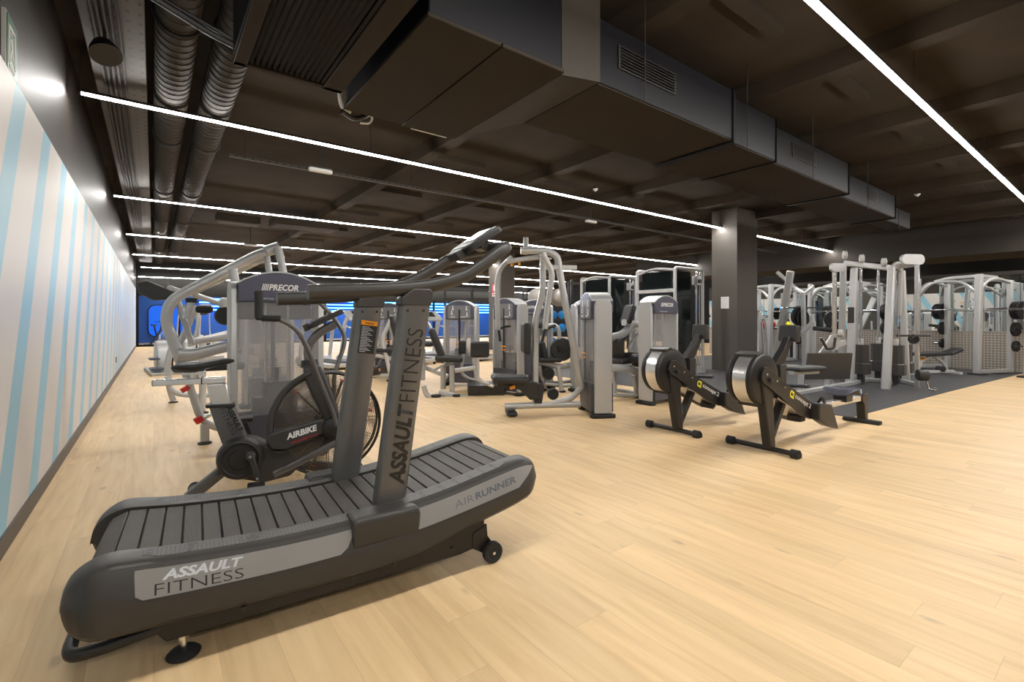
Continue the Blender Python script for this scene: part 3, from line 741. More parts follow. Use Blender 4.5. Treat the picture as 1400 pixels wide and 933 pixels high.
for (u0, v0) in ((.855, -.004), (.788, .496)):
    MB().prism([(u0, 1.285), (u0 + .152, 1.285), (u0 + .165, 1.345), (u0 + .15, 1.368), (u0 + .06, 1.368), (u0 + .0, 1.318)], v0, v0 + .083, 'xz').build('upright_cap', M['charcoal'], tm, bevel=.008, seg=3)
    MB().cyl((u0 + .03, v0, 1.262), (u0 + .03, v0 - .002, 1.262), .007, 12).cyl((u0 + .11, v0, 1.262), (u0 + .11, v0 - .002, 1.262), .007, 12).build('screws', M['black'], tm)
# handlebar loop
hb = [(.455, .035, 1.336), (.72, .035, 1.352), (.90, .035, 1.366), (1.06, .035, 1.392), (1.2, .035, 1.437), (1.32, .035, 1.512), (1.44, .04, 1.60), (1.50, .09, 1.622), (1.50, .2, 1.63), (1.48, .4, 1.635), (1.43, .50, 1.628), (1.36, .535, 1.59), (1.22, .535, 1.50), (1.10, .535, 1.436), (.96, .535, 1.388), (.80, .535, 1.352), (.62, .535, 1.336), (.40, .535, 1.324)]
MB().tube(hb, .034, .06, 18, n=4).build('handlebar', M['charcoal'], tm, ang=60)
# console
cm = Matrix.Translation((1.40, .285, 1.665)) @ Matrix.Rotation(R(-34), 4, 'Y')
con = MB(cm).prism(rrect(-.12, .150, -.12, .12, .04), -.018, .018, 'xy').build('console', M['black'], tm, bevel=.006)
MB(cm).prism(rrect(-.105, .135, -.105, .105, .035), .0185, .022, 'xy').build('console_face', M['placard'], con, bevel=.002)
MB(cm).prism(rrect(-.03, .11, -.075, .075, .01), .0235, .026, 'xy').build('console_screen', M['screen'], con)
MB(cm).bb(-.17, -.11, -.06, .06, -.035, .02).build('phone_ledge', M['charcoal'], con, bevel=.008)
MB().beam((1.42, .285, 1.645), (1.49, .285, 1.622), .09, .03).build('console_bracket', M['charcoal'], tm, bevel=.004)
# lettering
ax = Vector((.135, 0, .99)).normalized(); rx = Vector((.99, 0, -.135)).normalized()
def onpost(a, b): return Vector((.729, -.002, .30)) + ax * a + rx * b
text('lettering', 'ASSAULT', M['blackprint'], tm, onpost(.165, .118), ax, -rx, .375, .078, bold=.035, shear=.25)
text('lettering', 'FITNESS', M['blackprint'], tm, onpost(.55, .118), ax, -rx, .345, .078, bold=-.012)
dec = MB(); c0 = onpost(0, 0)
pu = Vector((.128, 0, .95)).normalized()
def onfar(a, b): return Vector((.662, .4985, .34)) + pu * a + Vector((pu.z, 0, -pu.x)) * b
def quad(mb, fn, a0, a1, b0, b1, off=0):
    P = [fn(a0, b0), fn(a0, b1), fn(a1, b1), fn(a1, b0)]; P = [p + Vector((0, off, 0)) for p in P]
    mb.f([mb.v(p) for p in P]); return mb
dk = quad(MB(), onfar, .71, .865, .035, .125).build('warning_label', M['blackprint'], tm, smooth=False)
quad(MB(), onfar, .865, .89, .035, .125).build('label_header', M['orange'], dk, smooth=False)
l = MB()
for k in range(17): quad(l, onfar, .718 + k * .0085, .7205 + k * .0085, .042, .075 + .04 * ((k * 37) % 10) / 10, -.0006)
l.build('label_print', M['greyprint'], dk, smooth=False)
text('label_lettering', 'WARNING', M['blackprint'], dk, onfar(.871, .055) - Vector((0, .0006, 0)), (pu.z, 0, -pu.x), pu, .05, .011, bold=.02)
# side lettering sits on the sloping inlay
def onside(u, k, vc=.035):
    zt = topz(u); zf = interp([(s[0], s[2]) for s in STs], u); z = zf + .01 + (zt - .024 - zf - .01) * k
    k2 = (z - zf - .006) / (zt - .02 - zf - .006)
    return Vector((u, vc - (.165 + (.136 - .165) * k2 + .0042), z))
def side_text(name, body, u0, u1, k0, k1, m, bold, shear=0):
    o = text(name, body, m, tm, (0, 0, 0), (1, 0, 0), (0, 1, 0), 1, 1, bold=bold, shear=shear, depth=0)
    for v in o.data.vertices: v.co = onside(u0 + (u1 - u0) * v.co.x, k0 + (k1 - k0) * v.co.y)
side_text('lettering', 'ASSAULT', -.04, .205, .56, .93, M['greyprint'], .035, .25)
side_text('lettering', 'FITNESS', -.06, .205, .08, .47, M['blackprint'], -.012)
side_text('lettering', 'AIR', 1.075, 1.175, .32, .68, M['steelblueprint'], -.015)
side_text('lettering', 'RUNNER', 1.185, 1.42, .32, .68, M['steelblueprint'], .03)

# ================================================================ FAN BIKE
B = Frame(.15, 3.72, -10)
bk = thing('fan_bike', 'black fan bike with a caged front wheel behind the treadmill', 'exercise bike', B)
fc = Vector((.87, 0, .48))
# stabilisers
for (u, hw) in ((.03, .27), (1.12, .25)):
    MB().tube([(u, -hw, .045), (u, hw, .045)], .034, 0, 14).build('stabiliser', M['charcoal'], bk)
    for s_ in (-1, 1): MB().cyl((u, s_ * hw, .045), (u, s_ * (hw + .03), .045), .040, 16).build('end_cap', M['rubber'], bk)
MB().rtube([(.03, 0, .07), (.28, 0, .27), (.36, 0, .31)], .07, .075, .1).build('rear_leg', M['graphite'], bk)
MB().rtube([(.36, 0, .24), (.9, 0, .16), (1.12, 0, .07)], .06, .06, .1).build('bottom_beam', M['charcoal'], bk)
# fan cage
for s_ in (-1, 1):
    g = MB()
    for k in range(26):
        rr = .08 + k * .0108; g.ring(fc + Vector((0, s_ * (.09 - .035 * (rr / .36) ** 3), 0)), (0, 1, 0), rr, .0021, 56, 4)
    for k in range(16):
        a = 2 * PI * k / 16; d = Vector((math.cos(a), 0, math.sin(a)))
        g.cyl(fc + d * .07 + Vector((0, s_ * .09, 0)), fc + d * .355 + Vector((0, s_ * .056, 0)), .003, 5)
    g.build('wire_guard', M['bronze'], bk)
    MB().ring(fc + Vector((0, s_ * .055, 0)), (0, 1, 0), .358, .011, 72, 8).build('guard_rim', M['blackpaint'], bk)
    MB().lathe(fc + Vector((0, s_ * .085, 0)), (0, s_, 0), [(.0, .012), (.075, .010), (.085, 0), (.0, 0)], 32).build('hub_plate', M['black'], bk)
fan = MB()
for k in range(6):
    a = 2 * PI * k / 6 + .2; d = Vector((math.cos(a), 0, math.sin(a)))
    fan.beam(fc + d * .05, fc + d * .30, .012, .012, (0, 1, 0)); m_ = fc + d * .24
    fan.box(m_, (.13, .09, .004), Matrix.Rotation(-a, 3, 'Y'))
fan.cyl(fc - Vector((0, .05, 0)), fc + Vector((0, .05, 0)), .05, 24)
fan.build('fan_wheel', M['black'], bk)
for k in range(6):
    a = 2 * PI * k / 6 + .2; d = Vector((math.cos(a), 0, math.sin(a))); rd = MB(); rd.box(fc + d * .31 - Vector((0, 0, 0)), (.012, .085, .02), Matrix.Rotation(-a, 3, 'Y')); rd.build('blade_tip', M['red'], bk)
# outer curved frame tube around the cage, neck, boss
MB().tube([fc + Vector((math.cos(R(a)) * .375, -.075, math.sin(R(a)) * .385)) for a in (188, 176, 164, 152, 140, 128, 116, 108)], .020, .0, 12).build('cage_tube', M['charcoal'], bk)
MB().loft([[Vector(c) + Vector((a * w_, b, 0)) for a, b in ((-1, -d_), (1, -d_), (1, d_), (-1, d_))] for c, w_, d_ in (((.76, 0, .90), .055, .075), ((.79, 0, .80), .075, .095), ((.84, 0, .66), .07, .1), ((.90, 0, .50), .055, .115), ((.93, 0, .40), .04, .115))]).build('fork_shroud', M['charcoal'], bk, bevel=.02, seg=3)
MB().cyl((.752, 0, .885), (.748, 0, .935), .065, 24, .055).build('neck_collar', M['black'], bk)
MB().lathe((.90, -.115, .46), (0, -1, 0), [(.0, .035), (.045, .03), (.075, .012), (.08, 0), (0, 0)], 28).build('pivot_boss', M['black'], bk)
MB().lathe((.90, .115, .46), (0, 1, 0), [(.0, .035), (.045, .03), (.075, .012), (.08, 0), (0, 0)], 28).build('pivot_boss', M['black'], bk)
MB().prism([(.85, .50), (.96, .47), (1.0, .38), (.93, .33), (.86, .38)], -.125, -.1, 'xz').build('pivot_plate', M['black'], bk, bevel=.01)
# neck tube and console
MB().rtube([(.748, 0, .92), (.735, 0, 1.02), (.80, 0, 1.12), (.92, 0, 1.185)], .055, .06, .12).build('neck_tube', M['graphite'], bk)
cm = Matrix.Translation((.86, 0, 1.225)) @ Matrix.Rotation(R(-27), 4, 'Y')
cn = MB(cm).prism(rrect(-.13, .12, -.11, .11, .02), -.015, .02, 'xy').build('console', M['black'], bk, bevel=.006)
MB(cm).prism(rrect(-.10, .10, -.09, .09, .01), .0205, .023, 'xy').build('console_screen', M['screen'], cn)
MB(cm).bb(-.165, -.125, -.03, .03, -.02, .03).build('phone_clip', M['charcoal'], cn, bevel=.005)
# handle arms: near one back, far one forward
def arm(s_, pts, grips):
    v = s_ * .21
    MB().tube([(p[0], s_ * p[2], p[1]) for p in pts], .0165, .14, 14).build('swing_arm', M['graphite'], bk, ang=60)
    for g_ in grips: MB().tube([(g_[0][0], s_ * g_[0][2], g_[0][1]), (g_[1][0], s_ * g_[1][2], g_[1][1])], .021, 0, 14).build('hand_grip', M['rubber'], bk)
arm(-1, [(.45, 1.228, .24), (.56, 1.225, .24), (.66, 1.155, .23), (.735, 1.0, .2), (.79, .83, .165), (.89, .58, .14), (.915, .47, .135)],
    [((.438, 1.40, .24), (.438, 1.215, .24)), ((.432, 1.395, .31), (.432, 1.23, .31)), ((.45, 1.228, .24), (.56, 1.225, .24))])
arm(1, [(.76, 1.375, .24), (.83, 1.355, .24), (.93, 1.25, .24), (1.03, 1.08, .22), (.98, .93, .19), (.93, .80, .16), (.93, .47, .14)],
    [((.745, 1.42, .24), (.745, 1.325, .24)), ((.76, 1.375, .24), (.82, 1.36, .24))])
# lower links from the pivot down to the crank
MB().rtube([(.52, -.175, .20), (.70, -.17, .27), (.91, -.15, .36)], .03, .045, .1).build('foot_link', M['graphite'], bk)
MB().rtube([(.52, .175, .40), (.70, .17, .40), (.91, .15, .42)], .03, .045, .1).build('foot_link', M['graphite'], bk)
for s_, dz in ((-1, 0),): pass
# crank drive cover
MB().lathe((.325, -.07, .31), (0, -1, 0), [(0, .06), (.06, .06), (.065, .05), (.10, .05), (.108, .06), (.125, .055), (.135, .035), (.14, 0), (0, 0)], 40).build('crank_cover', M['black'], bk)
MB().prism([(.20, .30), (.25, .42), (.33, .445), (.42, .42), (.55, .33), (.72, .36), (.93, .43), (.93, .36), (.74, .25), (.62, .14), (.46, .12), (.32, .165), (.22, .22)], -.07, .07, 'xz').build('chain_case', M['charcoal'], bk, bevel=.02, seg=3)
MB().prism([(.47, .42), (.50, .46), (.82, .53), (.86, .50), (.86, .43), (.6, .335), (.5, .35)], -.115, -.07, 'xz').build('name_housing', M['charcoal'], bk, bevel=.015, seg=3)
text('lettering', 'AIRBIKE', M['whiteprint'], bk, (.60, -.117, .405), (1, 0, .24), (-.22, 0, 1), .20, .042, bold=.04, shear=.2)
text('small_lettering', 'BECAUSE I CAN', M['red'], bk, (.63, -.117, .375), (1, 0, .26), (-.22, 0, 1), .17, .014, bold=.0)
MB().cyl((.385, -.12, .33), (.385, -.16, .33), .03, 20).beam((.385, -.155, .345), (.43, -.155, .17), .018, .035, (1, 0, 0)).build('crank_arm', M['charcoal'], bk, bevel=.005)
MB().cyl((.385, -.16, .33), (.385, -.166, .33), .010, 12).cyl((.425, -.16, .185), (.425, -.172, .185), .010, 12).build('crank_bolts', M['alu'], bk)
MB().bb(.37, .47, -.28, -.185, .145, .175).build('pedal', M['black'], bk, bevel=.008)
MB().beam((.385, .155, .345), (.34, .155, .50), .018, .035, (1, 0, 0)).bb(.29, .39, .18, .28, .49, .52).build('pedal', M['black'], bk, bevel=.006)
# seat post, slide and saddle
MB().loft([[(c - w_, -.04, z + .0), (c + w_, -.04, z - .012), (c + w_, .04, z - .012), (c - w_, .04, z)] for c, w_, z in ((.325, .085, .33), (.275, .078, .47), (.215, .072, .655))]).build('seat_tube', M['graphite'], bk, bevel=.012, seg=3)
MB().loft([[(c - w_, -.03, z), (c + w_, -.03, z), (c + w_, .03, z), (c - w_, .03, z)] for c, w_, z in ((.215, .06, .655), (.185, .056, .80))]).build('seat_post', M['alu'], bk, bevel=.008)
MB().loft([[(c - .083, -.048, z), (c + .083, -.048, z - .004), (c + .083, .048, z - .004), (c - .083, .048, z)] for c, z in ((.212, .645), (.207, .668))]).build('post_collar', M['black'], bk, bevel=.006)
MB().bb(-.155, .235, -.028, .028, .802, .842).build('slide_rail', M['alu'], bk, bevel=.006)
MB().bb(-.158, -.153, -.026, .026, .805, .839).bb(.10, .108, -.03, .03, .80, .846).build('rail_cap', M['black'], bk)
MB().cyl((.06, 0, .842), (.06, 0, .875), .025, 16).bb(-.0, .12, -.03, .03, .868, .885).build('saddle_clamp', M['alu'], bk)
sd = []
for u, hw, z, h in ((-.055, .06, .93, .012), (-.045, .10, .93, .03), (0, .125, .935, .04), (.07, .115, .932, .042), (.14, .075, .935, .04), (.20, .045, .945, .034), (.26, .035, .955, .026), (.285, .022, .955, .012)):
    sd.append([(u, hw * math.cos(2 * PI * k / 16), z - .01 + h * .8 * math.sin(2 * PI * k / 16) * (1 if math.sin(2 * PI * k / 16) > 0 else .9) - .02 * (1 - abs(math.cos(2 * PI * k / 16))) * (u < .1)) for k in range(16)])
MB().loft(sd).build('saddle', M['vinyl'], bk, ang=60)
text('lettering', 'ASSAULT', M['blackprint'], bk, (.238, -.0435, .645), (.10, 0, -.23), (.23, 0, .10), .19, .033, bold=.035, shear=.2)
text('lettering', 'FITNESS', M['blackprint'], bk, (.202, -.0435, .630), (.10, 0, -.23), (.23, 0, .10), .19, .033, bold=-.012)
# ================================================================ SELECTORISED MACHINES
def W2(px, py, d):
    """world point seen at pixel at depth d"""
    r = ray(px, py); return (r[0] * d, r[1] * d, EYE + r[2] * d)

def tower(root, cx, cy, rot, W=.64, H=1.56, D=.22, small='Leg Press', cover=True):
    m = Matrix.Translation((cx, cy, 0)) @ Matrix.Rotation(R(rot), 4, 'Z')
    h = W / 2; c = .055
    for s_ in (-1, 1):
        x = s_ * (h - c / 2)
        prof = [(-D / 2, .05), (D / 2, .05), (D / 2, H - .17), (D / 2 - .02, H - .115), (D / 2 - .06, H - .085), (-D / 2 + .06, H - .085), (-D / 2 + .02, H - .115), (-D / 2, H - .17)]
        MB(m).prism(prof, x - c / 2, x + c / 2, 'yz').build('side_column', M['silver'], root, bevel=.012, seg=3)
        MB(m).prism(rrect(x - .065, x + .065, -D / 2 - .05, D / 2 + .05, .06, 6), 0, .045, 'xy').build('foot', M['rubber'], root, bevel=.01)
    n = 14
    arc = [(-(h - c) + (2 * (h - c)) * k / n, H - .10 * (2 * k / n - 1) ** 2 * 1.0 - 0) for k in range(n + 1)]
    for s_ in (-1, 1):
        y0, y1 = (s_ * (D / 2 - .02), s_ * (D / 2 + .035))
        y0, y1 = min(y0, y1), max(y0, y1)
        back = s_ < 0
        zc = H - .255 if back else 1.22
        cp = MB(m).prism([(-(h - c), zc), ((h - c), zc)] + arc[::-1], y0, y1, 'xz').build('top_shroud', M['cap'], root, bevel=.012, seg=3)
        MB(m).bb(-(h - c), h - c, y0 + .012, y1 - .012, .42, zc).build('window_sheet', M['shroud'], root, smooth=False)
        MB(m).bb(-(h - c), h - c, y0, y1, .06, .42).build('base_shroud', M['slate'], root, bevel=.01)
        yy = s_ * (D / 2 + .037)
        if back:
            text('logo', 'PRECOR', M['whiteprint'], cp, (-.09, yy, H - .155), (1, 0, 0), (0, 0, 1), .235, .055, bold=.03, shear=.22, depth=.001, M=m)
            b = MB(m)
            for k in range(4): b.prism([(-.145 + k * .013, H - .155), (-.138 + k * .013, H - .155), (-.126 + k * .013, H - .1), (-.133 + k * .013, H - .1)], yy - .001, yy, 'xz')
            b.build('logo_bars', M['whiteprint'], cp, smooth=False)
            text('lettering', small, M['greyprint'], cp, (-.17, yy, H - .235), (1, 0, 0), (0, 0, 1), .02 * len(small), .022, depth=.001, M=m)
        else:
            pl = MB(m).prism(rrect(-(h - c) + .05, h - c - .05, 1.235, 1.475, .03), yy - .002, yy + .002, 'xz').build('placard', M['placard'], root)
            q = MB(m)
            for (a, b_) in ((-.14, 1.42), (.12, 1.43), (.14, 1.34), (-.15, 1.31)):
                q.sphere((a, yy + .003, b_ + .035), .011, 8, sy=.2).bb(a - .01, a + .01, yy + .002, yy + .004, b_ - .02, b_ + .022).bb(a - .025, a + .02, yy + .002, yy + .004, b_ - .035, b_ - .022)
            for k in range(3): q.bb(-.12 + k * .035, -.10 + k * .035, yy + .002, yy + .004, 1.255, 1.275).bb(.08 + k * .03, .10 + k * .03, yy + .002, yy + .004, 1.255, 1.275)
            q.build('exercise_pictures', M['whiteprint'], pl, smooth=False)
            MB(m).bb(-.025, .012, yy - .001, yy + .004, .44, 1.40).build('pin_slot', M['black'], root, smooth=False)
            MB(m).box((.0, yy + .012, .78), (.11, .02, .02)).cyl((-.045, yy + .01, .73), (-.045, yy + .03, .73), .014, 12).cyl((0, yy, .72), (0, yy + .03, .72), .01, 10).build('weight_pin', M['orange'], root, bevel=.004)
    MB(m).bb(-.11, .11, -.055, .055, .1, .68).bb(-.19, .16, -.06, .06, .08, .55).cyl((0, 0, .68), (0, 0, .80), .02, 12).build('weight_stack', M['plate'], root, bevel=.004)
    MB(m).cyl((-.09, 0, .08), (-.09, 0, H - .15), .012, 12).cyl((.09, 0, .08), (.09, 0, H - .15), .012, 12).build('guide_rods', M['chrome'], root)
    tr = [(-h + .008, -D / 2, H - .16), (-h + .02, 0, H - .115)] ;
    MB(m).loft([[(x, -D / 2 - .028, z - .012), (x, -D / 2 - .028, z + .012), (x, D / 2 + .028, z + .012), (x, D / 2 + .028, z - .012)] for x, z in arc]).build('top_trim', M['silver'], root, bevel=.004)

def pad(root, c, size, rotm=None, name='pad', m=None, M0=None):
    """upholstered cushion"""
    mb = MB((M0 or Matrix()) @ Matrix.Translation(c) @ (rotm or Matrix()))
    mb.box((0, 0, 0), size); o = mb.build(name, m or M['vinyl'], root, bevel=min(size) * .42, seg=4)
    return o

# ---- chest press beside the striped wall (tower seen from behind)
A = Frame(.87, 4.62, 0)
t = thing('chest_press_machine', 'silver chest press machine behind the fan bike with its logo shroud facing the camera', 'weight machine', A)
tower(t, 0, 0, 0, W=.74, H=1.62, small='Prensa de pecho')
def tubeV(root, name, v, pts, r, m='silver', fil=.12, rect=None):
    P = A_cur.VV(v, *pts)
    if rect: return MB().rtube(P, rect[0], rect[1], fil, up=(0, 1, 0)).build(name, M[m], root, ang=50)
    return MB().tube(P, r, fil, 14).build(name, M[m], root, ang=60)
A_cur = A
tubeV(t, 'press_arm', .75, [(374, 342), (352, 348), (262, 395), (232, 412), (226, 440), (252, 505)], .048, fil=.18)
tubeV(t, 'press_arm', 1.25, [(372, 348), (300, 383), (268, 397), (262, 400)], .036)
tubeV(t, 'pivot_leg', .55, [(380, 338), (390, 385)], .036)
tubeV(t, 'pivot_leg', .75, [(364, 345), (370, 385)], .03)
MB().cyl(A.V(363, 344, .62), A.V(381, 338, .62), .055, 20).build('pivot_housing', M['silver'], t)
tubeV(t, 'counter_arm', .9, [(318, 366), (345, 358), (368, 354)], .034)
MB().cyl(A.V(364, 355, .9), A.V(374, 353, .9), .046, 18).build('arm_bumper', M['rubber'], t)
tubeV(t, 'frame_post', .6, [(318, 368), (322, 390), (326, 480)], .04)
tubeV(t, 'main_beam', .55, [(322, 472), (300, 476), (262, 486), (243, 484)], 0, fil=.2, rect=(.10, .11))
tubeV(t, 'cross_beam', 1.4, [(330, 455), (300, 462), (262, 468)], 0, rect=(.07, .09))
tubeV(t, 'link_bar', .8, [(243, 412), (262, 470)], 0, rect=(.05, .06))
tubeV(t, 'handle_tube', .95, [(289, 420), (268, 420), (256, 448), (244, 475)], .028)
pad(t, A.V(279, 423, .95), (.15, .10, .075), name='hand_grip', m=M['rubber'])
MB().cyl(A.V(262, 414, .6), A.V(262, 408, .6), .045, 18).build('grip_cap', M['rubber'], t)
tubeV(t, 'grip_post', .6, [(262, 412), (255, 436)], .030)
tubeV(t, 'front_leg', .95, [(250, 500), (262, 535), (273, 570), (290, 584), (320, 588)], .035)
tubeV(t, 'leg_upright', .95, [(280, 580), (280, 603)], 0, rect=(.075, .075))
for a, b in (((252, 529), (256, 534)), ((270, 570), (275, 577))):
    MB().cyl(A.V(a[0], a[1], .95), A.V(b[0], b[1], .95), .045, 16).build('red_band', M['red'], t)
p = A.V(280, 605, .95); MB().cyl((p[0], p[1], 0), (p[0], p[1], .014), .06, 20).build('foot', M['rubber'], t)
tubeV(t, 'step_bar', .9, [(278, 571), (300, 562)], .022, 'alu')
MB().lathe(A.V(308, 432, 1.3), (0, -1, 0), [(0, -.05), (.09, -.05), (.1, -.03), (.1, .03), (.09, .05), (0, .05)], 24).build('cam_wheel', M['rubber'], t)
MB().bb(*(A.V(300, 0, 1.3)[0] + a for a in (0, .16)), 1.25, 1.35, A.V(300, 423, 1.3)[2], A.V(300, 407, 1.3)[2]).build('cam_box', M['white'], t, bevel=.03, seg=3)
tubeV(t, 'rear_arm', 1.3, [(238, 397), (262, 402), (300, 415), (318, 424)], .03)
q = A.V(214, 398, 1.3)
MB(Matrix.Translation(q) @ Matrix.Rotation(R(14), 4, 'Y')).prism([(-.17, .02), (-.10, .085), (.16, .03), (.13, -.05), (0, -.10), (-.13, -.06)], -.06, .06, 'xz').build('arm_pad', M['vinyl'], t, bevel=.02, seg=3)
MB().beam(A.V(228, 394, 1.3), A.V(246, 400, 1.3), .05, .07, (0, 0, 1)).build('pad_plate', M['silver'], t, bevel=.008)
pad(t, A.V(305, 500, .8), (.34, .36, .07), name='seat')
MB().bb(.0, 0.1, .5, .6, .02, .5).build('seat_post', M['silver'], t, bevel=.01)

# ---- second machine behind it
A2 = Frame(.75, 7.4, 0); A_cur = A2
t = thing('row_machine', 'second silver weight machine along the wall, partly hidden behind the first', 'weight machine', A2)
tower(t, .55, .1, 0, small='Remo')
tubeV(t, 'main_beam', .0, [(330, 452), (290, 462), (256, 470)], 0, rect=(.09, .10))
tubeV(t, 'rear_upright', .0, [(277, 470), (277, 562)], 0, rect=(.08, .08))
tubeV(t, 'base_curve', .6, [(229, 515), (231, 530), (242, 539), (262, 541), (300, 540)], .035)
tubeV(t, 'front_upright', 1.2, [(236, 470), (229, 495), (231, 530), (237, 548)], .04)
for px, py, v in ((278, 565, 0), (237, 550, 1.2)):
    p = A2.V(px, py, v); MB().cyl((p[0], p[1], 0), (p[0], p[1], .014), .06, 20).build('foot', M['rubber'], t)
pad(t, A2.V(330, 478, .5), (.3, .4, .08), name='seat')
tubeV(t, 'handle_tube', .5, [(268, 418), (272, 440), (265, 470)], .025)

def simple_frame(t, fr, items):
    for it in items:
        kind, name, v = it[0], it[1], it[2]
        if kind == 't': MB().tube(fr.VV(v, *it[3]), it[4], it[6] if len(it) > 6 else .1, 12).build(name, M[it[5]], t, ang=60)
        elif kind == 'r': MB().rtube(fr.VV(v, *it[3]), it[4][0], it[4][1], .1, up=(0, 1, 0)).build(name, M[it[5]], t, ang=50)
        elif kind == 'c':
            p, q = fr.V(*it[3], v), fr.V(*it[4], v); MB().cyl(p, q, it[5], 16).build(name, M[it[6]], t)
        elif kind == 'd':      # disc facing v
            p = fr.V(*it[3], v); MB().lathe(p, (0, 1, 0), [(0, -it[5]), (it[4] * .9, -it[5]), (it[4], -it[5] * .6), (it[4], it[5] * .6), (it[4] * .9, it[5]), (0, it[5])], 24).build(name, M[it[6]], t)
        elif kind == 'p':      # pad: centre px, size, tilt about v axis
            pad(t, fr.V(*it[3], v), it[4], Matrix.Rotation(R(it[5]), 4, 'Y') if len(it) > 5 else None, name)
        elif kind == 'f':      # foot on the floor
            p = fr.V(*it[3], v); MB().cyl((p[0], p[1], 0), (p[0], p[1], .035), it[4], 20).build(name, M['rubber'], t, bevel=.006)

# ---- pec fly machine, centre
P = Frame(4.56, 4.37, -30)
t = thing('pec_fly_machine', 'tall silver fly machine with hanging arms in the middle of the room', 'weight machine', P)
tower(t, .06, 0, 90, small='Mariposa')
simple_frame(t, P, [
    ('t', 'base_tube', 0, [(690, 556), (745, 554), (793, 553)], .042, 'silver'),
    ('t', 'base_riser', 0, [(752, 553), (782, 545), (796, 528)], .04, 'silver'),
    ('r', 'upright_post', 0, [(742, 352), (742, 400), (737, 418), (732, 436), (732, 553)], (.075, .085), 'silver'),
    ('t', 'overhead_frame', 0, [(712, 343), (748, 343), (762, 350), (769, 395), (795, 530)], .046, 'silver', .22),
    ('t', 'fly_arm', .42, [(700, 352), (684, 366), (679, 385), (681, 451)], .034, 'silver'),
    ('t', 'fly_arm', -.28, [(744, 350), (756, 374), (752, 396), (745, 450)], .036, 'silver'),
    ('t', 'arm_link', .1, [(694, 358), (718, 354), (744, 351)], .03, 'silver', 0),
    ('c', 'pivot_stub', .12, (719, 325), (719, 348), .036, 'silver'),
    ('c', 'pivot_stub', -.1, (743, 345), (743, 362), .04, 'silver'),
    ('t', 'hand_grip', .42, [(683, 450), (690, 447), (698, 446)], .016, 'rubber', 0),
    ('t', 'hand_grip', .42, [(682, 452), (684, 467)], .018, 'rubber', 0),
    ('t', 'hand_grip', -.28, [(746, 451), (752, 448), (760, 445)], .016, 'rubber', 0),
    ('t', 'hand_grip', -.28, [(745, 452), (741, 468)], .018, 'rubber', 0),
    ('c', 'adjuster_knob', .2, (700, 358), (700, 364), .02, 'orange'),
    ('c', 'adjuster_knob', .2, (710, 357), (710, 363), .015, 'orange'),
    ('p', 'back_pad', 0, (719, 462), (.10, .32, .40)),
    ('p', 'seat', 0, (697, 518), (.46, .40, .09), 3),
    ('r', 'back_post', .02, [(721, 480), (722, 512)], (.09, .10), 'slate'),
    ('p', 'foot', 0, (699, 564), (.13, .30, .05)),
    ('c', 'seat_adjuster', -.1, (697, 531), (704, 529), .022, 'orange'),
    ('d', 'cable_wheel', .1, (756, 539), .075, .03, 'rubber'),
])
MB().prism([(-1.25, .42), (-.72, .42), (-.70, .20), (-.82, .20), (-.95, .33), (-1.22, .36)], -.06, .06, 'xz').build('seat_carriage', M['black'], t, bevel=.008)
MB().prism([(-.80, .40), (-.66, .40), (-.63, .36), (-.66, .15), (-.76, .15)], -.05, .05, 'xz').build('pivot_plate', M['black'], t, bevel=.006)
MB().bb(-.62, -.20, -.04, .05, 1.86, 1.92).build('arm_bracket', M['silver'], t, bevel=.01)

# ---- hip machine with platform
Hf = Frame(4.72, 6.36, -30)
t = thing('hip_machine', 'silver hip abductor machine with two knee pads and a black foot platform', 'weight machine', Hf)
tower(t, 0, 0, 126, small='Abductor')
simple_frame(t, Hf, [
    ('p', 'seat', -.05, (614, 490), (.44, .42, .10), 4), ('p', 'back_pad', -.05, (597, 469), (.11, .40, .50), -22),
    ('p', 'knee_pad', -.25, (656, 478), (.30, .10, .26)), ('p', 'knee_pad', .25, (632, 475), (.13, .10, .24)),
    ('r', 'pad_arm', -.25, [(622, 507), (650, 503)], (.07, .09), 'silver'),
    ('t', 'foot_arm', -.25, [(648, 488), (650, 512), (657, 522), (672, 527)], .03, 'silver'),
    ('t', 'foot_arm', .25, [(634, 485), (630, 510), (640, 518), (650, 520)], .025, 'silver'),
    ('c', 'foot_peg', -.25, (668, 526), (675, 528), .035, 'alu'),
    ('r', 'seat_post', -.15, [(618, 500), (618, 540)], (.08, .08), 'silver'),
    ('r', 'seat_post', .1, [(606, 500), (606, 532)], (.09, .09), 'silver'),
    ('t', 'base_rail', -.25, [(579, 528), (583, 541), (594, 546), (640, 545)], .04, 'silver'),
    ('t', 'side_handle', .2, [(590, 508), (605, 500), (620, 498)], .022, 'silver'),
    ('r', 'base_cross', -.2, [(600, 537), (640, 545)], (.08, .06), 'silver'),
    ('f', 'foot', -.25, (624, 552), .06), ('f', 'foot', -.25, (596, 549), .08),
])
a = Hf.V(640, 549, -.18); b = Hf.V(692, 544, -.18)
MB().bb(a[0], min(b[0] + .1, -.12), -.22, .36, 0.005, .16).build('foot_platform', M['black'], t, bevel=.006)

# ---- machine behind it, mostly its tower
Q = Frame(4.58, 7.69, -48)
t = thing('adductor_machine', 'silver weight machine tower standing before the blue glow, left of the pillar', 'weight machine', Q)
tower(t, 0, 0, 180, small='Aductor')
simple_frame(t, Q, [('p', 'seat', -.75, (580, 470), (.42, .4, .09)), ('p', 'back_pad', -.8, (571, 455), (.1, .4, .5), -10), ('r', 'frame', -.6, [(575, 500), (612, 515)], (.08, .08), 'silver'),
    ('r', 'seat_post', -.75, [(578, 478), (578, 520)], (.08, .08), 'silver'), ('t', 'handle', -.7, [(573, 438), (585, 440), (590, 452)], .03, 'silver')])

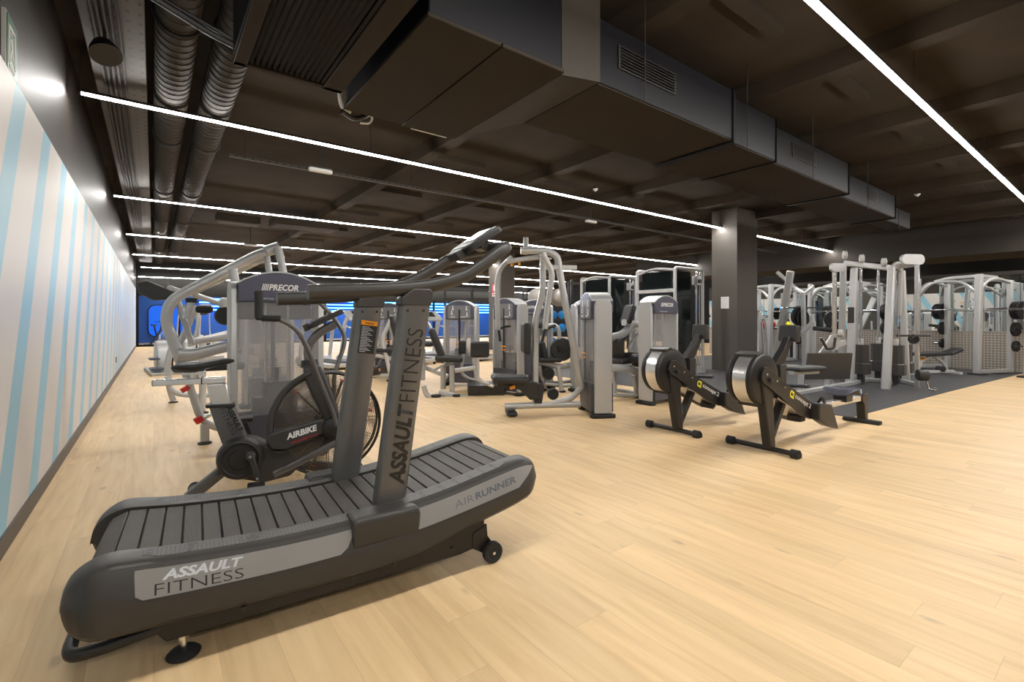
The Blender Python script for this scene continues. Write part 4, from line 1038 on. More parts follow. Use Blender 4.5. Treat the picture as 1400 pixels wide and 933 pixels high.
# ---- tower facing away with its seat behind, centre
K = Frame(5.41, 6.57, -30)
t = thing('leg_curl_machine', 'silver weight machine with round black cam behind the fly machine', 'weight machine', K)
tower(t, 0, 0, 0, small='Femoral')
simple_frame(t, K, [
    ('d', 'cam_plate', -.3, (768, 478), .20, .04, 'black'), ('d', 'cam_hub', -.36, (768, 477), .07, .03, 'plate'),
    ('t', 'hoop_tube', -.3, [(742, 452), (748, 446), (758, 444), (764, 450), (765, 466)], .035, 'silver'),
    ('p', 'seat', -.25, (750, 492), (.40, .36, .08)), ('p', 'back_pad', -.2, (742, 480), (.10, .34, .34), -12),
    ('r', 'main_beam', -.3, [(736, 495), (766, 502), (786, 498)], (.09, .10), 'silver'),
    ('r', 'leg', -.35, [(737, 500), (741, 518), (747, 528)], (.06, .07), 'silver'), ('r', 'leg', -.55, [(763, 502), (768, 534)], (.07, .08), 'silver'),
    ('t', 'base_tube', -.45, [(745, 524), (765, 528), (786, 527)], .03, 'silver'), ('t', 'base_tube', -.3, [(740, 518), (760, 524), (784, 521)], .03, 'silver'),
    ('p', 'head_pad', -.3, (737, 445), (.16, .12, .10)), ('t', 'hand_bar', -.35, [(744, 452), (752, 448), (758, 447)], .02, 'rubber', 0),
    ('f', 'foot', -.35, (743, 531), .05), ('f', 'foot', -.55, (769, 536), .05),
    ('d', 'hanging_disc', -.45, (750, 511), .10, .03, 'rubber'), ('t', 'side_bar', -.3, [(778, 462), (790, 462)], .035, 'silver'),
])

# ---- the one whose cap shows behind the fly machine tower, with tall padded seat
J = Frame(5.95, 5.75, -20)
t = thing('glute_machine', 'weight machine whose logo cap shows just right of the fly machine tower', 'weight machine', J)
tower(t, 0, 0, 0, W=.62, small='Gluteos')
simple_frame(t, J, [('r', 'frame_beam', .55, [(812, 470), (830, 470)], (.08, .08), 'silver'), ('p', 'seat', .5, (822, 480), (.4, .4, .08))])

# ---- leg extension right of the fly machine (logo tower facing the camera)
L_ = Frame(5.96, 4.36, 0)
t = thing('leg_extension_machine', 'silver leg extension machine with two round rollers left of the first rowing machine', 'weight machine', L_)
tower(t, 0, 0, 0, W=.66, small='Extension')
simple_frame(t, L_, [
    ('p', 'upper_pad', .55, (859, 430), (.10, .20, .32), 26),
    ('t', 'curved_arm', .55, [(828, 463), (848, 459), (858, 452), (864, 442)], .06, 'silver', .3),
    ('r', 'pivot_bracket', .55, [(853, 441), (879, 445)], (.10, .10), 'silver'),
    ('t', 'lever', .45, [(862, 490), (860, 478), (866, 464), (874, 456)], .03, 'silver'), ('t', 'lever', .75, [(874, 443), (878, 462), (882, 478)], .025, 'silver'),
    ('c', 'pivot_post', .6, (866, 450), (868, 500), .055, 'silver'),
    ('d', 'roller', .35, (865, 489), .075, .14, 'vinyl'), ('d', 'roller', .3, (877, 496), .075, .14, 'vinyl'),
    ('p', 'seat', .55, (846, 493), (.36, .40, .09)), ('p', 'back_pad', .6, (839, 478), (.10, .38, .34), -12),
    ('r', 'main_beam', .35, [(828, 503), (858, 504), (876, 511), (889, 522)], (.11, .10), 'silver'),
    ('r', 'leg', .45, [(868, 513), (872, 540)], (.08, .09), 'silver'), ('r', 'leg', .55, [(838, 508), (840, 538)], (.07, .08), 'silver'),
    ('t', 'base_tube', .45, [(828, 541), (872, 541), (890, 546)], .032, 'silver'), ('t', 'base_tube', .6, [(828, 532), (868, 537), (886, 541)], .03, 'silver'),
    ('f', 'foot', .45, (872, 546), .05), ('d', 'transport_wheel', .35, (890, 540), .07, .03, 'rubber'),
])

# ---- leg curl with the A frame between the treadmill uprights
N_ = Frame(4.0, 9.7, -32)
t = thing('abdominal_machine', 'weight machine with a white bent frame seen between the treadmill uprights', 'weight machine', N_)
tower(t, 0, 0, 180, small='Abdominal')
simple_frame(t, N_, [
    ('t', 'bent_frame', -.75, [(536, 431), (533, 441), (523, 463), (526, 480), (536, 522)], .04, 'white'), ('t', 'bent_frame', -.6, [(533, 440), (542, 485)], .035, 'white'),
    ('p', 'back_pad', -.6, (541, 450), (.11, .40, .55), -14), ('c', 'roller', -.8, (508, 508), (519, 506), .09, 'vinyl'), ('c', 'roller_cap', -.85, (517, 506), (519.5, 506), .03, 'orange'),
    ('p', 'seat', -.6, (527, 479), (.45, .4, .09)), ('r', 'seat_frame', -.7, [(510, 484), (540, 492)], (.08, .09), 'white'), ('r', 'base_bar', -.75, [(507, 514), (532, 513)], (.07, .06), 'white'),
    ('f', 'foot', -.75, (532, 524), .05)])
o = pad(t, N_.V(528, 499, -.5), (.30, .3, .28), name='leg_box', m=M['slate'])

# ================================================================ CARDIO ROW IN THE DISTANCE
def far_treadmill(x, y, deg, lab):
    t = thing('motor_treadmill', lab, 'treadmill', (x, y, 0), deg, 'distant motorised treadmills')
    MB().prism([(-.95, .06), (.95, .06), (.98, .16), (.88, .26), (.60, .24), (.58, .16), (-.95, .16)], -.42, .42, 'xz').build('base', M['silver'], t, bevel=.02)
    MB().bb(-.9, .55, -.27, .27, .16, .172).build('belt', M['rubber'], t)
    for s_ in (-1, 1):
        MB().rtube([(.72, s_ * .40, .2), (.50, s_ * .40, 1.1), (.42, s_ * .38, 1.25)], .06, .12, .1, up=(1, 0, 0)).build('upright', M['white'], t, ang=50)
        MB().tube([(.52, s_ * .40, 1.05), (.1, s_ * .40, .98)], .025, 0).build('side_rail', M['silver'], t)
    cn = MB(Matrix.Translation((.42, 0, 1.3)) @ Matrix.Rotation(R(-35), 4, 'Y')).prism(rrect(-.2, .25, -.4, .4, .08), -.03, .04, 'xy').build('console', M['silver'], t, bevel=.015)
    MB(Matrix.Translation((.42, 0, 1.3)) @ Matrix.Rotation(R(-35), 4, 'Y')).bb(-.05, .2, -.2, .2, .041, .046).build('screen', M['screen'], cn)
    MB().cyl((-.9, -.35, 0), (-.9, -.35, .06), .03, 12).cyl((-.9, .35, 0), (-.9, .35, .06), .03, 12).cyl((.9, -.35, 0), (.9, -.35, .06), .03, 12).cyl((.9, .35, 0), (.9, .35, .06), .03, 12).build('feet', M['rubber'], t)
    return t
names = ['first', 'second', 'third', 'fourth', 'fifth', 'sixth', 'seventh']
for k in range(5):
    far_treadmill(3.55 + 1.05 * k, 12.6 + .62 * k * 0, 100, 'grey motorised treadmill in the distant row, %s from the left' % names[k])
def elliptical(x, y, deg, lab, low=False):
    t = thing('cross_trainer', lab, 'cross trainer', (x, y, 0), deg, 'distant cross trainers')
    MB().prism([(.3, .08), (.9, .08), (.98, .3), (.9, .62), (.7, .72), (.45, .66), (.32, .45)], -.14, .14, 'xz').build('drive_housing', M['silver'], t, bevel=.04, seg=3)
    MB().tube([(.28, -.16, .12), (.30, -.16, .5), (.48, -.16, .72), (.75, -.16, .76)], .02, .1).build('housing_trim', M['black'], t)
    if low:
        for s_ in (-1, 1):
            MB().prism(rrect(-.62, -.1, s_ * .2 - .12, s_ * .2 + .12, .06), .10, .15, 'xy').build('pedal', M['slate'], t, bevel=.01); MB().prism(rrect(-.1, .35, s_ * .2 - .1, s_ * .2 + .1, .06), .30, .34, 'xy').build('pedal', M['slate'], t, bevel=.01)
        MB().bb(-.7, 1.0, -.32, .32, 0, .06).build('base', M['silver'], t, bevel=.02)
        return t
    MB().tube([(.6, 0, .7), (.5, 0, 1.2), (.42, 0, 1.45)], .035, .1).build('mast', M['silver'], t)
    MB(Matrix.Translation((.38, 0, 1.5)) @ Matrix.Rotation(R(-60), 4, 'Y')).prism(rrect(-.15, .15, -.18, .18, .05), -.02, .03, 'xy').build('console', M['black'], t, bevel=.01)
    for s_ in (-1, 1):
        MB().tube([(.8, s_ * .2, .5), (.2, s_ * .2, .24), (-.85, s_ * .2, .2)], .028, .1).build('pedal_rail', M['silver'], t)
        MB().prism(rrect(-.35, .05, s_ * .2 - .09, s_ * .2 + .09, .05), .24, .28, 'xy').build('pedal', M['slate'], t, bevel=.008)
        MB().tube([(.2, s_ * .26, .3), (.48, s_ * .28, .8), (.45, s_ * .26, 1.25), (.35, s_ * .24, 1.5)], .02, .1).build('swing_arm', M['silver'], t)
    MB().bb(-1.0, 1.0, -.05, .05, 0.02, .1).bb(-1.0, -.9, -.3, .3, 0, .1).bb(.85, .95, -.3, .3, 0, .1).build('base', M['silver'], t, bevel=.01)
elliptical(.22, 13.6, 95, 'low grey step trainer with dark pedals far down the left wall', low=True)
elliptical(.9, 16.4, 100, 'grey cross trainer far down the wall, left of the two side by side')
elliptical(2.05, 15.4, 100, 'grey cross trainer far down the room, standing to the right of another')
elliptical(1.3, 18.2, 100, 'grey cross trainer farthest down the room before the glass front')
def spin_bike(x, y, lab):
    t = thing('spin_bike', lab, 'exercise bike', (x, y, 0), 60, 'studio spin bikes')
    MB().lathe((.4, 0, .32), (0, 1, 0), [(0, -.02), (.24, -.02), (.26, -.01), (.26, .01), (.24, .02), (0, .02)], 28).build('flywheel', M['alu'], t)
    MB().rtube([(-.45, 0, .05), (.0, 0, .4), (.4, 0, .75), (.42, 0, 1.05)], .06, .08, .1, up=(0, 1, 0)).rtube([(.5, 0, .05), (.3, 0, .6)], .05, .06, 0, up=(0, 1, 0)).rtube([(.05, 0, .4), (-.15, 0, .9)], .05, .06, 0, up=(0, 1, 0)).build('frame', M['black'], t)
    MB().bb(-.5, -.42, -.25, .25, 0, .06).bb(.46, .54, -.25, .25, 0, .06).build('feet', M['black'], t, bevel=.01)
    pad(t, (-.17, 0, .95), (.26, .16, .07), name='saddle')
    MB().tube([(.35, -.22, 1.1), (.6, -.2, 1.12), (.45, 0, 1.06), (.6, .2, 1.12), (.35, .22, 1.1)], .018, .05).build('handlebar', M['black'], t)
for k, (x, y) in enumerate(((.1, 28.3), (1.3, 29.0), (4.0, 28.5), (6.0, 28.8), (14.0, 28.4))):
    spin_bike(x, y, ('spin bike behind the glass at the far left of the studio', 'spin bike behind the glass, second from the left', 'spin bike behind the glass, third from the left', 'spin bike behind the glass, fourth from the left', 'spin bike behind the glass, rightmost of the row')[k])

# ================================================================ ROWERS
def rower(x, y, deg, lab):
    t = thing('rowing_machine', lab, 'rowing machine', (x, y, 0), deg, 'black rowing machines')
    # flywheel drum, axis across
    fcn = Vector((-.10, .035, .675)); r = .235
    MB().lathe(fcn, (0, 1, 0), [(0, -.135), (.05, -.135), (.055, -.128), (r - .03, -.128), (r - .01, -.12), (r, -.105), (r, -.085), (r - .015, -.08), (r - .015, .07), (r, .075), (r, .105), (r - .02, .13), (.06, .145), (0, .145)], 48).build('flywheel_housing', M['blackpaint'], t, ang=30)
    dr = MB(); rr = []
    for k in range(16):
        a = R(112 + k * 9.5); c_, s_ = math.cos(a), math.sin(a)
        rr.append([(fcn.x + c_ * q, fcn.y + yy, fcn.z + s_ * q) for q, yy in ((r - .012, -.066), (r - .004, -.066), (r - .004, .060), (r - .012, .060))])
    dr.loft(rr).build('perforated_drum_cover', M['alu'], t, ang=20)
    for a0 in (105, 270):
        a = R(a0); MB(Matrix.Translation(fcn + Vector((math.cos(a) * r, 0, math.sin(a) * r))) @ Matrix.Rotation(-a, 4, 'Y')).bb(-.02, .015, -.11, .11, -.05, .05).build('drum_clamp', M['black'], t, bevel=.006)
    MB().cyl((-.10, -.10, .675), (-.10, -.15, .675), .022, 16).build('axle_cap', M['black'], t)
    PL = [(-.235, .70), (-.19, .795), (-.12, .79), (.23, .605), (.72, .385), (.73, .26), (.68, .235), (.48, .29), (.10, .505), (-.20, .655)]
    MB().prism(PL, -.128, -.112, 'xz').build('side_plate', M['blackpaint'], t, bevel=.004)
    MB().prism(PL, .182, .198, 'xz').build('side_plate', M['blackpaint'], t, bevel=.004)
    MB().beam((.10, .035, .50), (.72, .035, .235), .27, .03, (0, 0, 1)).build('under_beam', M['alu'], t, bevel=.004)
    MB().beam((.14, .035, .60), (.72, .035, .35), .29, .05, (0, 0, 1)).build('top_beam', M['blackpaint'], t, bevel=.004)
    # legs
    MB().prism([(-.20, .68), (-.02, .60), (.035, .05), (-.055, .05)], -.112, -.03, 'xz').build('leg', M['blackpaint'], t, bevel=.012)
    MB().beam((.30, -.03, .45), (.03, -.03, .06), .08, .055, (1, 0, 0)).build('leg', M['blackpaint'], t, bevel=.008)
    MB().tube([(0, -.31, .035), (0, .31, .035)], .024, 0, 14).build('front_foot_bar', M['blackpaint'], t)
    for s_ in (-1, 1):
        MB().cyl((-.012, s_ * .27, .040), (-.012, s_ * .335, .040), .038, 20).build('caster', M['rubber'], t)
        MB().bb(-.04, .045, s_ * .30 - .035, s_ * .30 + .035, .0, .05).build('foot_block', M['black'], t, bevel=.01)
    # foot boards
    for s_ in (-1, 1):
        MB().prism([(.66, .40), (.93, .37), (1.08, .10), (.84, .16), (.66, .24)], .035 + s_ * .20 - .04, .035 + s_ * .20 + .04, 'xz').build('foot_board', M['black'], t, bevel=.012)
        MB().tube([(.80, .035 + s_ * .22, .39), (.84, .035 + s_ * .19, .45), (.86, .035 + s_ * .14, .38)], .014, .05, 8).build('foot_strap', M['cable'], t)
    MB().bb(.60, .70, -.06, .08, .20, .26).build('belt_guide', M['black'], t, bevel=.01)
    # rail, seat, rear leg
    MB().prism([(.70, .27), (2.20, .265), (2.22, .33), (.70, .335)], -.035, .035, 'xz').build('monorail', M['alu'], t, bevel=.006)
    MB().prism([(2.08, .27), (2.08, .34), (2.25, .35), (2.24, .035), (2.16, .035), (2.14, .22)], -.045, .045, 'xz').build('leg', M['blackpaint'], t, bevel=.01)
    MB().bb(2.14, 2.23, -.19, .19, .0, .045).build('rear_foot_bar', M['rubber'], t, bevel=.012)
    st = []
    for u, hw, dz in ((1.52, .12, .0), (1.56, .16, .02), (1.63, .17, .025), (1.72, .165, .0), (1.78, .15, .02), (1.82, .11, .02)):
        st.append([(u, hw * math.cos(2 * PI * k / 16), .40 + dz * (1 + abs(math.cos(2 * PI * k / 16))) + .022 * math.sin(2 * PI * k / 16)) for k in range(16)])
    MB().loft(st).build('seat', M['slate'], t, ang=60)
    MB().bb(1.60, 1.76, -.07, .07, .30, .39).build('seat_carriage', M['black'], t, bevel=.01)
    # handle resting on its hook
    MB().tube([(.34, -.26, .60), (.37, -.10, .585), (.38, .02, .58), (.37, .12, .585), (.34, .28, .60)], .017, .06, 12).build('row_handle', M['slate'], t)
    # monitor arm
    MB().bb(.22, .33, -.06, .06, .58, .79).build('arm_base', M['black'], t, bevel=.008)
    MB().prism([(.18, .79), (.34, .79), (.52, 1.05), (.44, 1.05), (.36, .95)], -.035, .035, 'xz').build('monitor_arm', M['blackpaint'], t, bevel=.006)
    mo = MB(Matrix.Translation((.50, 0, 1.08)) @ Matrix.Rotation(R(8), 4, 'Y')).bb(-.035, .035, -.09, .09, -.08, .08).build('monitor', M['black'], t, bevel=.01)
    MB(Matrix.Translation((.50, 0, 1.08)) @ Matrix.Rotation(R(8), 4, 'Y')).bb(.036, .039, -.06, .06, -.04, .06).build('monitor_screen', M['screen'], mo)
    for (u, z) in ((-.15, .73), (.02, .66), (.16, .59), (.28, .55), (.69, .34)): MB().cyl((u, -.126, z), (u, -.132, z), .009, 8).build('bolt', M['alu'], t)
    text('emblem', 'C2', M['yellow'], t, (.235, -.1295, .50), (.91, 0, -.41), (.41, 0, .91), .085, .07, bold=.06)
    text('lettering', 'concept 2', M['whiteprint'], t, (.335, -.1295, .465), (.91, 0, -.41), (.41, 0, .91), .33, .06, bold=.015)
    return t
rower(4.53, 2.175, -3, 'black rowing machine in front, nearer the camera of the two')
rower(4.50, 3.11, -2.5, 'black rowing machine standing behind and left of the other one')
# ================================================================ TALL CABLE TOWERS WITH BLACK GLOSS PANELS
def cable_tower(x, y, deg, lab):
    t = thing('cable_tower', lab, 'cable machine', (x, y, 0), deg, 'tall cable towers with black panels')
    H = 2.34
    for yy in (0, 1.0):
        MB().tube([(0, yy, .05), (0, yy, H - .03), (.04, yy, H), (1.0, yy, H), (1.05, yy, H - .05), (1.05, yy, .05)], .035, .12, 12).build('frame_loop', M['silver'], t, ang=60)
        MB().bb(-.06, 1.11, yy - .05, yy + .05, 0, .06).build('base_bar', M['silver'], t, bevel=.01)
    for z in (1.85, .6): MB().beam((0, 0, z), (0, 1.0, z), .06, .08).build('cross_bar', M['silver'], t, bevel=.008)
    MB().beam((1.05, 0, .1), (1.05, 1.0, .1), .06, .08).build('cross_bar', M['silver'], t, bevel=.008)
    MB().bb(.07, .62, .02, .06, .12, H - .06).build('gloss_panel', M['blackglass'], t, bevel=.008)
    MB().bb(.04, .07, .1, .9, .9, H - .06).build('gloss_panel', M['blackglass'], t, bevel=.008)
    MB().tube([(.0, 1.0, H - .1), (.0, .55, H + .02), (.0, .0, H - .05)], .03, .2).build('arched_bar', M['silver'], t, ang=60)
    MB().bb(.15, .5, .1, .3, .1, 1.2).build('weight_stack', M['plate'], t, bevel=.006)
    MB().cyl((.25, .2, 1.2), (.25, .2, H - .05), .012).cyl((.4, .2, 1.2), (.4, .2, H - .05), .012).build('guide_rods', M['chrome'], t)
    MB().cyl((.85, .03, .1), (.85, .03, H - .02), .02).cyl((.97, .03, .1), (.97, .03, H - .02), .012).build('slide_post', M['chrome'], t)
    c = MB().bb(.78, .92, -.04, .1, 2.0, 2.2).build('pulley_carriage', M['silver'], t, bevel=.01)
    MB().lathe((.85, -.06, 2.08), (0, 1, 0), [(0, -.015), (.05, -.015), (.045, 0), (.05, .015), (0, .015)], 20).build('pulley', M['black'], c)
    MB().beam((.85, -.03, .55), (.85, -.15, .55), .05, .05).build('low_pulley_arm', M['silver'], t)
cable_tower(8.98, 6.15, 0, 'tall cable tower with glossy black panel just left of the square pillar')
cable_tower(9.37, 8.35, 0, 'tall cable tower with glossy black panel behind the fly machine')

# ball rack against the back
t = thing('ball_rack', 'black storage rack holding exercise balls and blue medicine balls', 'rack', (10.75, 11.1, 0), -35)
RK = Matrix()
for x in (-.75, -.05, .45, .95):
    MB().bb(x - .035, x + .035, -.035, .035, 0, 2.5).build('post', M['blackpaint'], t, bevel=.006)
    MB().bb(x - .035, x + .035, .55, .62, 0, 2.5).build('post', M['blackpaint'], t, bevel=.006)
for z in (.35, .80, 1.22, 1.62, 2.4):
    MB().bb(-.75, .95, -.03, .0, z - .02, z + .02).bb(-.75, .95, .58, .61, z - .02, z + .02).build('shelf_rail', M['blackpaint'], t)
for x in (.45, .95):
    for z in (.5, 1.0, 1.45, 1.9): MB().cyl((x, -.04, z), (x, -.22, z), .015, 10).build('storage_peg', M['chrome'], t)
def W(fr, u, v, z): return (fr.o[0] + fr.u[0] * u + fr.v[0] * v, fr.o[1] + fr.u[1] * u + fr.v[1] * v, z)
RF = Frame(10.75, 11.1, -35)
for k, (u, lab) in enumerate(((-.42, 'grey exercise ball on the top of the rack, right hand one'), (-1.15, 'grey exercise ball on the top of the rack, left hand one'))):
    o = MB().sphere((0, 0, 0), .29, 28).build('exercise_ball', M['ballgrey']); o.location = W(RF, u, .29, 1.93); tag(o, lab, 'ball', 'grey exercise balls')
MB().bb(-1.5, -.75, .0, .03, 1.6, 1.64).bb(-1.5, -.75, .56, .59, 1.6, 1.64).bb(-1.53, -1.47, 0, .6, 0, 1.64).build('side_shelf', M['blackpaint'], t)
n = 0
for z, zn in ((1.37, 'upper'), (.95, 'middle'), (.50, 'lowest')):
    for u, un_ in ((-.60, 'left'), (-.32, 'middle'), (-.04, 'right')):
        o = MB().sphere((0, 0, 0), .135, 20).build('medicine_ball', M['ballblue']); o.location = W(RF, u, .29, z); tag(o, 'blue medicine ball on the %s shelf of the rack, %s of its row' % (zn, un_), 'ball', 'blue medicine balls')
# stretch bars by pillar, bag stand
t = thing('functional_rig', 'black training rig of posts and bars far behind the pillar sign', 'training rig', (12.2, 17.2, 0), -30)
for x in (-2.4, -1.2, 0, 1.2):
    for y in (0, 1.2): MB().bb(x - .04, x + .04, y - .04, y + .04, 0, 2.6).build('post', M['blackpaint'], t)
for y in (0, 1.2):
    for z in (2.1, 2.56): MB().bb(-2.4, 1.2, y - .04, y + .04, z - .04, z + .04).build('cross_bar', M['blackpaint'], t)
for x in (-2.4, -1.2, 0, 1.2): MB().bb(x - .03, x + .03, 0, 1.2, 2.52, 2.6).build('cross_bar', M['blackpaint'], t)
t = thing('dumbbell_rack', 'long low dumbbell rack against the dark wall far behind', 'rack', (16.0, 13.2, 0), -60)
for z in (.35, .75, 1.1): MB().bb(-2.2, 2.2, -.2, .2, z - .03, z).build('shelf', M['blackpaint'], t)
for x in (-2.1, 0, 2.1): MB().prism([(-.3, 0), (.3, 0), (.2, 1.15), (-.2, 1.15)], x - .03, x + .03, 'yz').build('leg', M['blackpaint'], t)
DR = Frame(16.0, 13.2, -60)
def dumbbell(p, deg, r, lab, grp):
    o = thing('dumbbell', lab, 'dumbbell', p, deg, grp)
    MB().cyl((0, -.17, 0), (0, -.06, 0), r, 16).build('head', M['plate'], o, bevel=.008); MB().cyl((0, .17, 0), (0, .06, 0), r, 16).build('head', M['plate'], o, bevel=.008)
    MB().cyl((0, -.06, 0), (0, .06, 0), .017, 10).build('handle', M['chrome'], o)
    return o
proto = None
for zi, z in enumerate((.35, .75, 1.1)):
    for k in range(12):
        r = .06 + .0028 * k
        p = W(DR, -1.9 + k * .345, 0, z + r)
        if proto is None: proto = dumbbell(p, -60, r, 'x', 'dumbbells on the far rack'); c = proto
        else:
            c = copy_tree(proto); c.location = p; s_ = r / .06; c.scale = (s_, 1, s_)
        c['label'] = 'black dumbbell on the %s shelf of the far rack, %s from its left end' % (('lowest', 'middle', 'top')[zi], ('first', 'second', 'third', 'fourth', 'fifth', 'sixth', 'seventh', 'eighth', 'ninth', 'tenth', 'eleventh', 'twelfth')[k])

# ================================================================ CABLE JUNGLE, RIGHT
def upbar(t, name, a, b, w_, d_, m='silver', bev=.02):
    """tapered upright from floor point a to top point b (world, relative to t)"""
    o = MB().loft([[(p[0] - w_ / 2 * k, p[1] - d_ / 2 * k, p[2]), (p[0] + w_ / 2 * k, p[1] - d_ / 2 * k, p[2]), (p[0] + w_ / 2 * k, p[1] + d_ / 2 * k, p[2]), (p[0] - w_ / 2 * k, p[1] + d_ / 2 * k, p[2])] for p, k in ((a, 1), (b, .85))]).build(name, M[m], t, bevel=bev, seg=3)
    return o
CJ = (10.7, 3.0)
t = thing('multi_station', 'large silver four stack cable station on the black rubber floor', 'cable machine', (CJ[0], CJ[1], 0))
def rel(p): return (p[0] - CJ[0], p[1] - CJ[1], p[2])
def fl(px, py):
    r = ray(px, py); k = (0 - EYE) / r[2]; return rel((r[0] * k, r[1] * k, 0))
def dp(px, py, d): return rel(W2(px, py, d))
DA = 8.32; DB = 8.93; DC = 8.6
upbar(t, 'upright', fl(1211, 533), dp(1219, 366, 8.5), .10, .13)
upbar(t, 'upright', fl(1161.5, 526.5), dp(1168, 366, 8.95), .10, .13)
upbar(t, 'upright', fl(1239, 524), dp(1233, 370, 9.2), .10, .12)
upbar(t, 'upright', fl(1150, 520), dp(1153, 362, 9.4), .09, .12)
MB().rtube([dp(1218, 420, 8.5), dp(1219, 368, 8.5), dp(1226, 361, 8.6), dp(1232, 368, 8.8), dp(1230, 430, 8.9)], .05, .12, .1, up=(1, 0, 0)).build('top_bend', M['silver'], t, ang=50)
MB().beam(dp(1153, 360, 9.2), dp(1220, 367, 8.8), .1, .10).build('top_beam', M['silver'], t, bevel=.012)
MB().beam(dp(1220, 366, 8.7), dp(1256, 361, 8.5), .08, .08).build('top_beam', M['silver'], t, bevel=.012)
MB().prism(rrect(-.22, .22, -.09, .09, .085, 6), -.03, .03, 'xz').build('pulley_head', M['silver'], t)
ph = [o for o in t.children if o.name.startswith('pulley_head')][0]
ph.data.transform(Matrix.Translation(dp(1247, 355, 8.45)) @ Matrix.Rotation(R(-30), 4, 'Z'))
MB(Matrix.Translation(dp(1146, 366, 9.1)) @ Matrix.Rotation(R(-30), 4, 'Z')).prism(rrect(-.16, .14, -.08, .08, .06, 6), -.03, .03, 'xz').build('pulley_head', M['silver'], t)
for px, py, d in ((1155, 349, 9.1), (1178, 354, 9.0), (1208.5, 359, 8.8)):
    MB().lathe(dp(px, py, d), (.5, -.86, 0), [(0, -.03), (.075, -.03), (.085, -.02), (.07, 0), (.085, .02), (.075, .03), (0, .03)], 24).build('top_pulley', M['white'], t)
# perforated slide columns
for (fx, fy), (tx, ty, d) in (((1254, 531), (1254, 362, 8.4)), ((1141, 522), (1141, 372, 9.2))):
    a, b = fl(fx, fy), dp(tx, ty, d); MB().beam((a[0], a[1], .0), (b[0], b[1], b[2]), .065, .065, (1, 0, 0)).build('slide_column', M['alu'], t, bevel=.006)
    h = MB()
    for k in range(26): h.cyl((a[0] + (b[0] - a[0]) * k / 26 - .01, a[1] + (b[1] - a[1]) * k / 26 - .036, .3 + k * .07), (a[0] + (b[0] - a[0]) * k / 26 - .01, a[1] + (b[1] - a[1]) * k / 26 - .033, .3 + k * .07), .012, 8)
    h.build('adjusting_holes', M['black'], t)
# hooded weight stacks with guide rods
for k, (px, d, top) in enumerate(((1177, 9.1, 362), (1201, 9.6, 366), (1225, 8.9, 370), (1236, 9.3, 370))):
    a = dp(px, 473, d); x, y = a[0], a[1]
    MB().loft([[(x + sx * w_, y + sy * w_, z) for sx, sy in ((-1, -.5), (-.5, -1), (.5, -1), (1, -.5), (1, .5), (.5, 1), (-.5, 1), (-1, .5))] for z, w_ in ((.19, .14), (.38, .14), (.40, .115), (.74, .115))]).build('stack_hood', M['charcoal'], t, ang=25)
    MB().bb(x - .05, x + .05, y - .05, y + .05, 0.03, .2).build('stack_foot', M['black'], t)
    MB().bb(x - .05, x + .05, y - .03, y + .03, .74, .86).build('stack_top', M['white'], t, bevel=.005)
    b = dp(px, top, d)
    MB().cyl((x - .04, y, .8), (x - .04, y, b[2]), .013, 10).cyl((x + .04, y, .8), (x + .04, y, b[2]), .013, 10).build('guide_rods', M['chrome'], t)
for a, b in (((1130, 533), (1161, 528)), ((1161, 528), (1185, 522)), ((1185, 522), (1212, 524)), ((1211, 529), (1225, 522)), ((1225, 522), (1254, 529)), ((1150, 519), (1185, 520)), ((1225, 521), (1240, 522))):
    p, q = fl(*a), fl(*b); MB().beam((p[0], p[1], .04), (q[0], q[1], .04), .09, .07).build('base_beam', M['silver'], t, bevel=.01)
MB(Matrix.Translation(dp(1163, 430, 8.75)) @ Matrix.Rotation(R(-35), 4, 'Z')).bb(-.05, .06, -.012, .012, -.16, .13).build('instruction_plate', M['black'], t, bevel=.004)
# attachments
MB().tube([dp(1226, 459, 8.2), dp(1243, 459, 8.2)], .02, 0).tube([dp(1243, 459, 8.2), dp(1247, 463, 8.2), dp(1251, 459, 8.2)], .012, .02).tube([dp(1251, 459, 8.2), dp(1272, 459, 8.2)], .02, 0).build('pull_bar', M['black'], t)
MB().lathe(dp(1249, 464, 8.3), (1, 0, 0), [(0, -.02), (.08, -.02), (.085, 0), (.08, .02), (0, .02)], 20).build('low_pulley', M['rubber'], t)
MB().lathe(dp(1261, 513, 8.2), (.6, -.8, 0), [(0, -.07), (.09, -.07), (.10, -.04), (.10, .04), (.09, .07), (0, .07)], 24).build('floor_pulley_guard', M['black'], t)
MB().tube([dp(1267, 522, 8.1), dp(1270, 532, 8.1), dp(1281, 531, 8.0)], .014, .04).tube([dp(1270, 532, 8.1), dp(1279, 534, 8.0)], .02, 0).build('row_handle', M['chrome'], t)
MB().lathe(dp(1150, 456, 8.4), (.2, -1, 0), [(0, -.04), (.06, -.04), (.065, 0), (.06, .03), (0, .03)], 24).build('seat_pulley', M['white'], t)
MB().beam(dp(1128, 478, 8.5), dp(1156, 468, 8.6), .06, .10).build('seat_arm', M['silver'], t, bevel=.01)

# low seated row bench with dark foot plate, before the multi station
t = thing('seated_row_bench', 'black padded bench with a large dark foot plate in front of the cable station', 'weight machine', (8.7, 3.3, 0), 0)
def rl(px, py, d): p = W2(px, py, d); return (p[0] - 8.7, p[1] - 3.3, p[2])
a = rl(1100, 504, 7.6)
pad(t, a, (.62, .30, .07), Matrix.Rotation(R(-15), 4, 'Z'), 'bench_pad')
MB(Matrix.Translation((a[0], a[1], a[2] - .06)) @ Matrix.Rotation(R(-15), 4, 'Z')).bb(-.30, .28, -.05, .05, -.03, .03).build('bench_frame', M['silver'], t, bevel=.008)
p = rl(1133, 500, 8.2)
MB(Matrix.Translation(p) @ Matrix.Rotation(R(-33), 4, 'Z') @ Matrix.Rotation(R(8), 4, 'X')).bb(-.40, .40, -.015, .015, -.24, .22).build('foot_plate', M['charcoal'], t, bevel=.006)
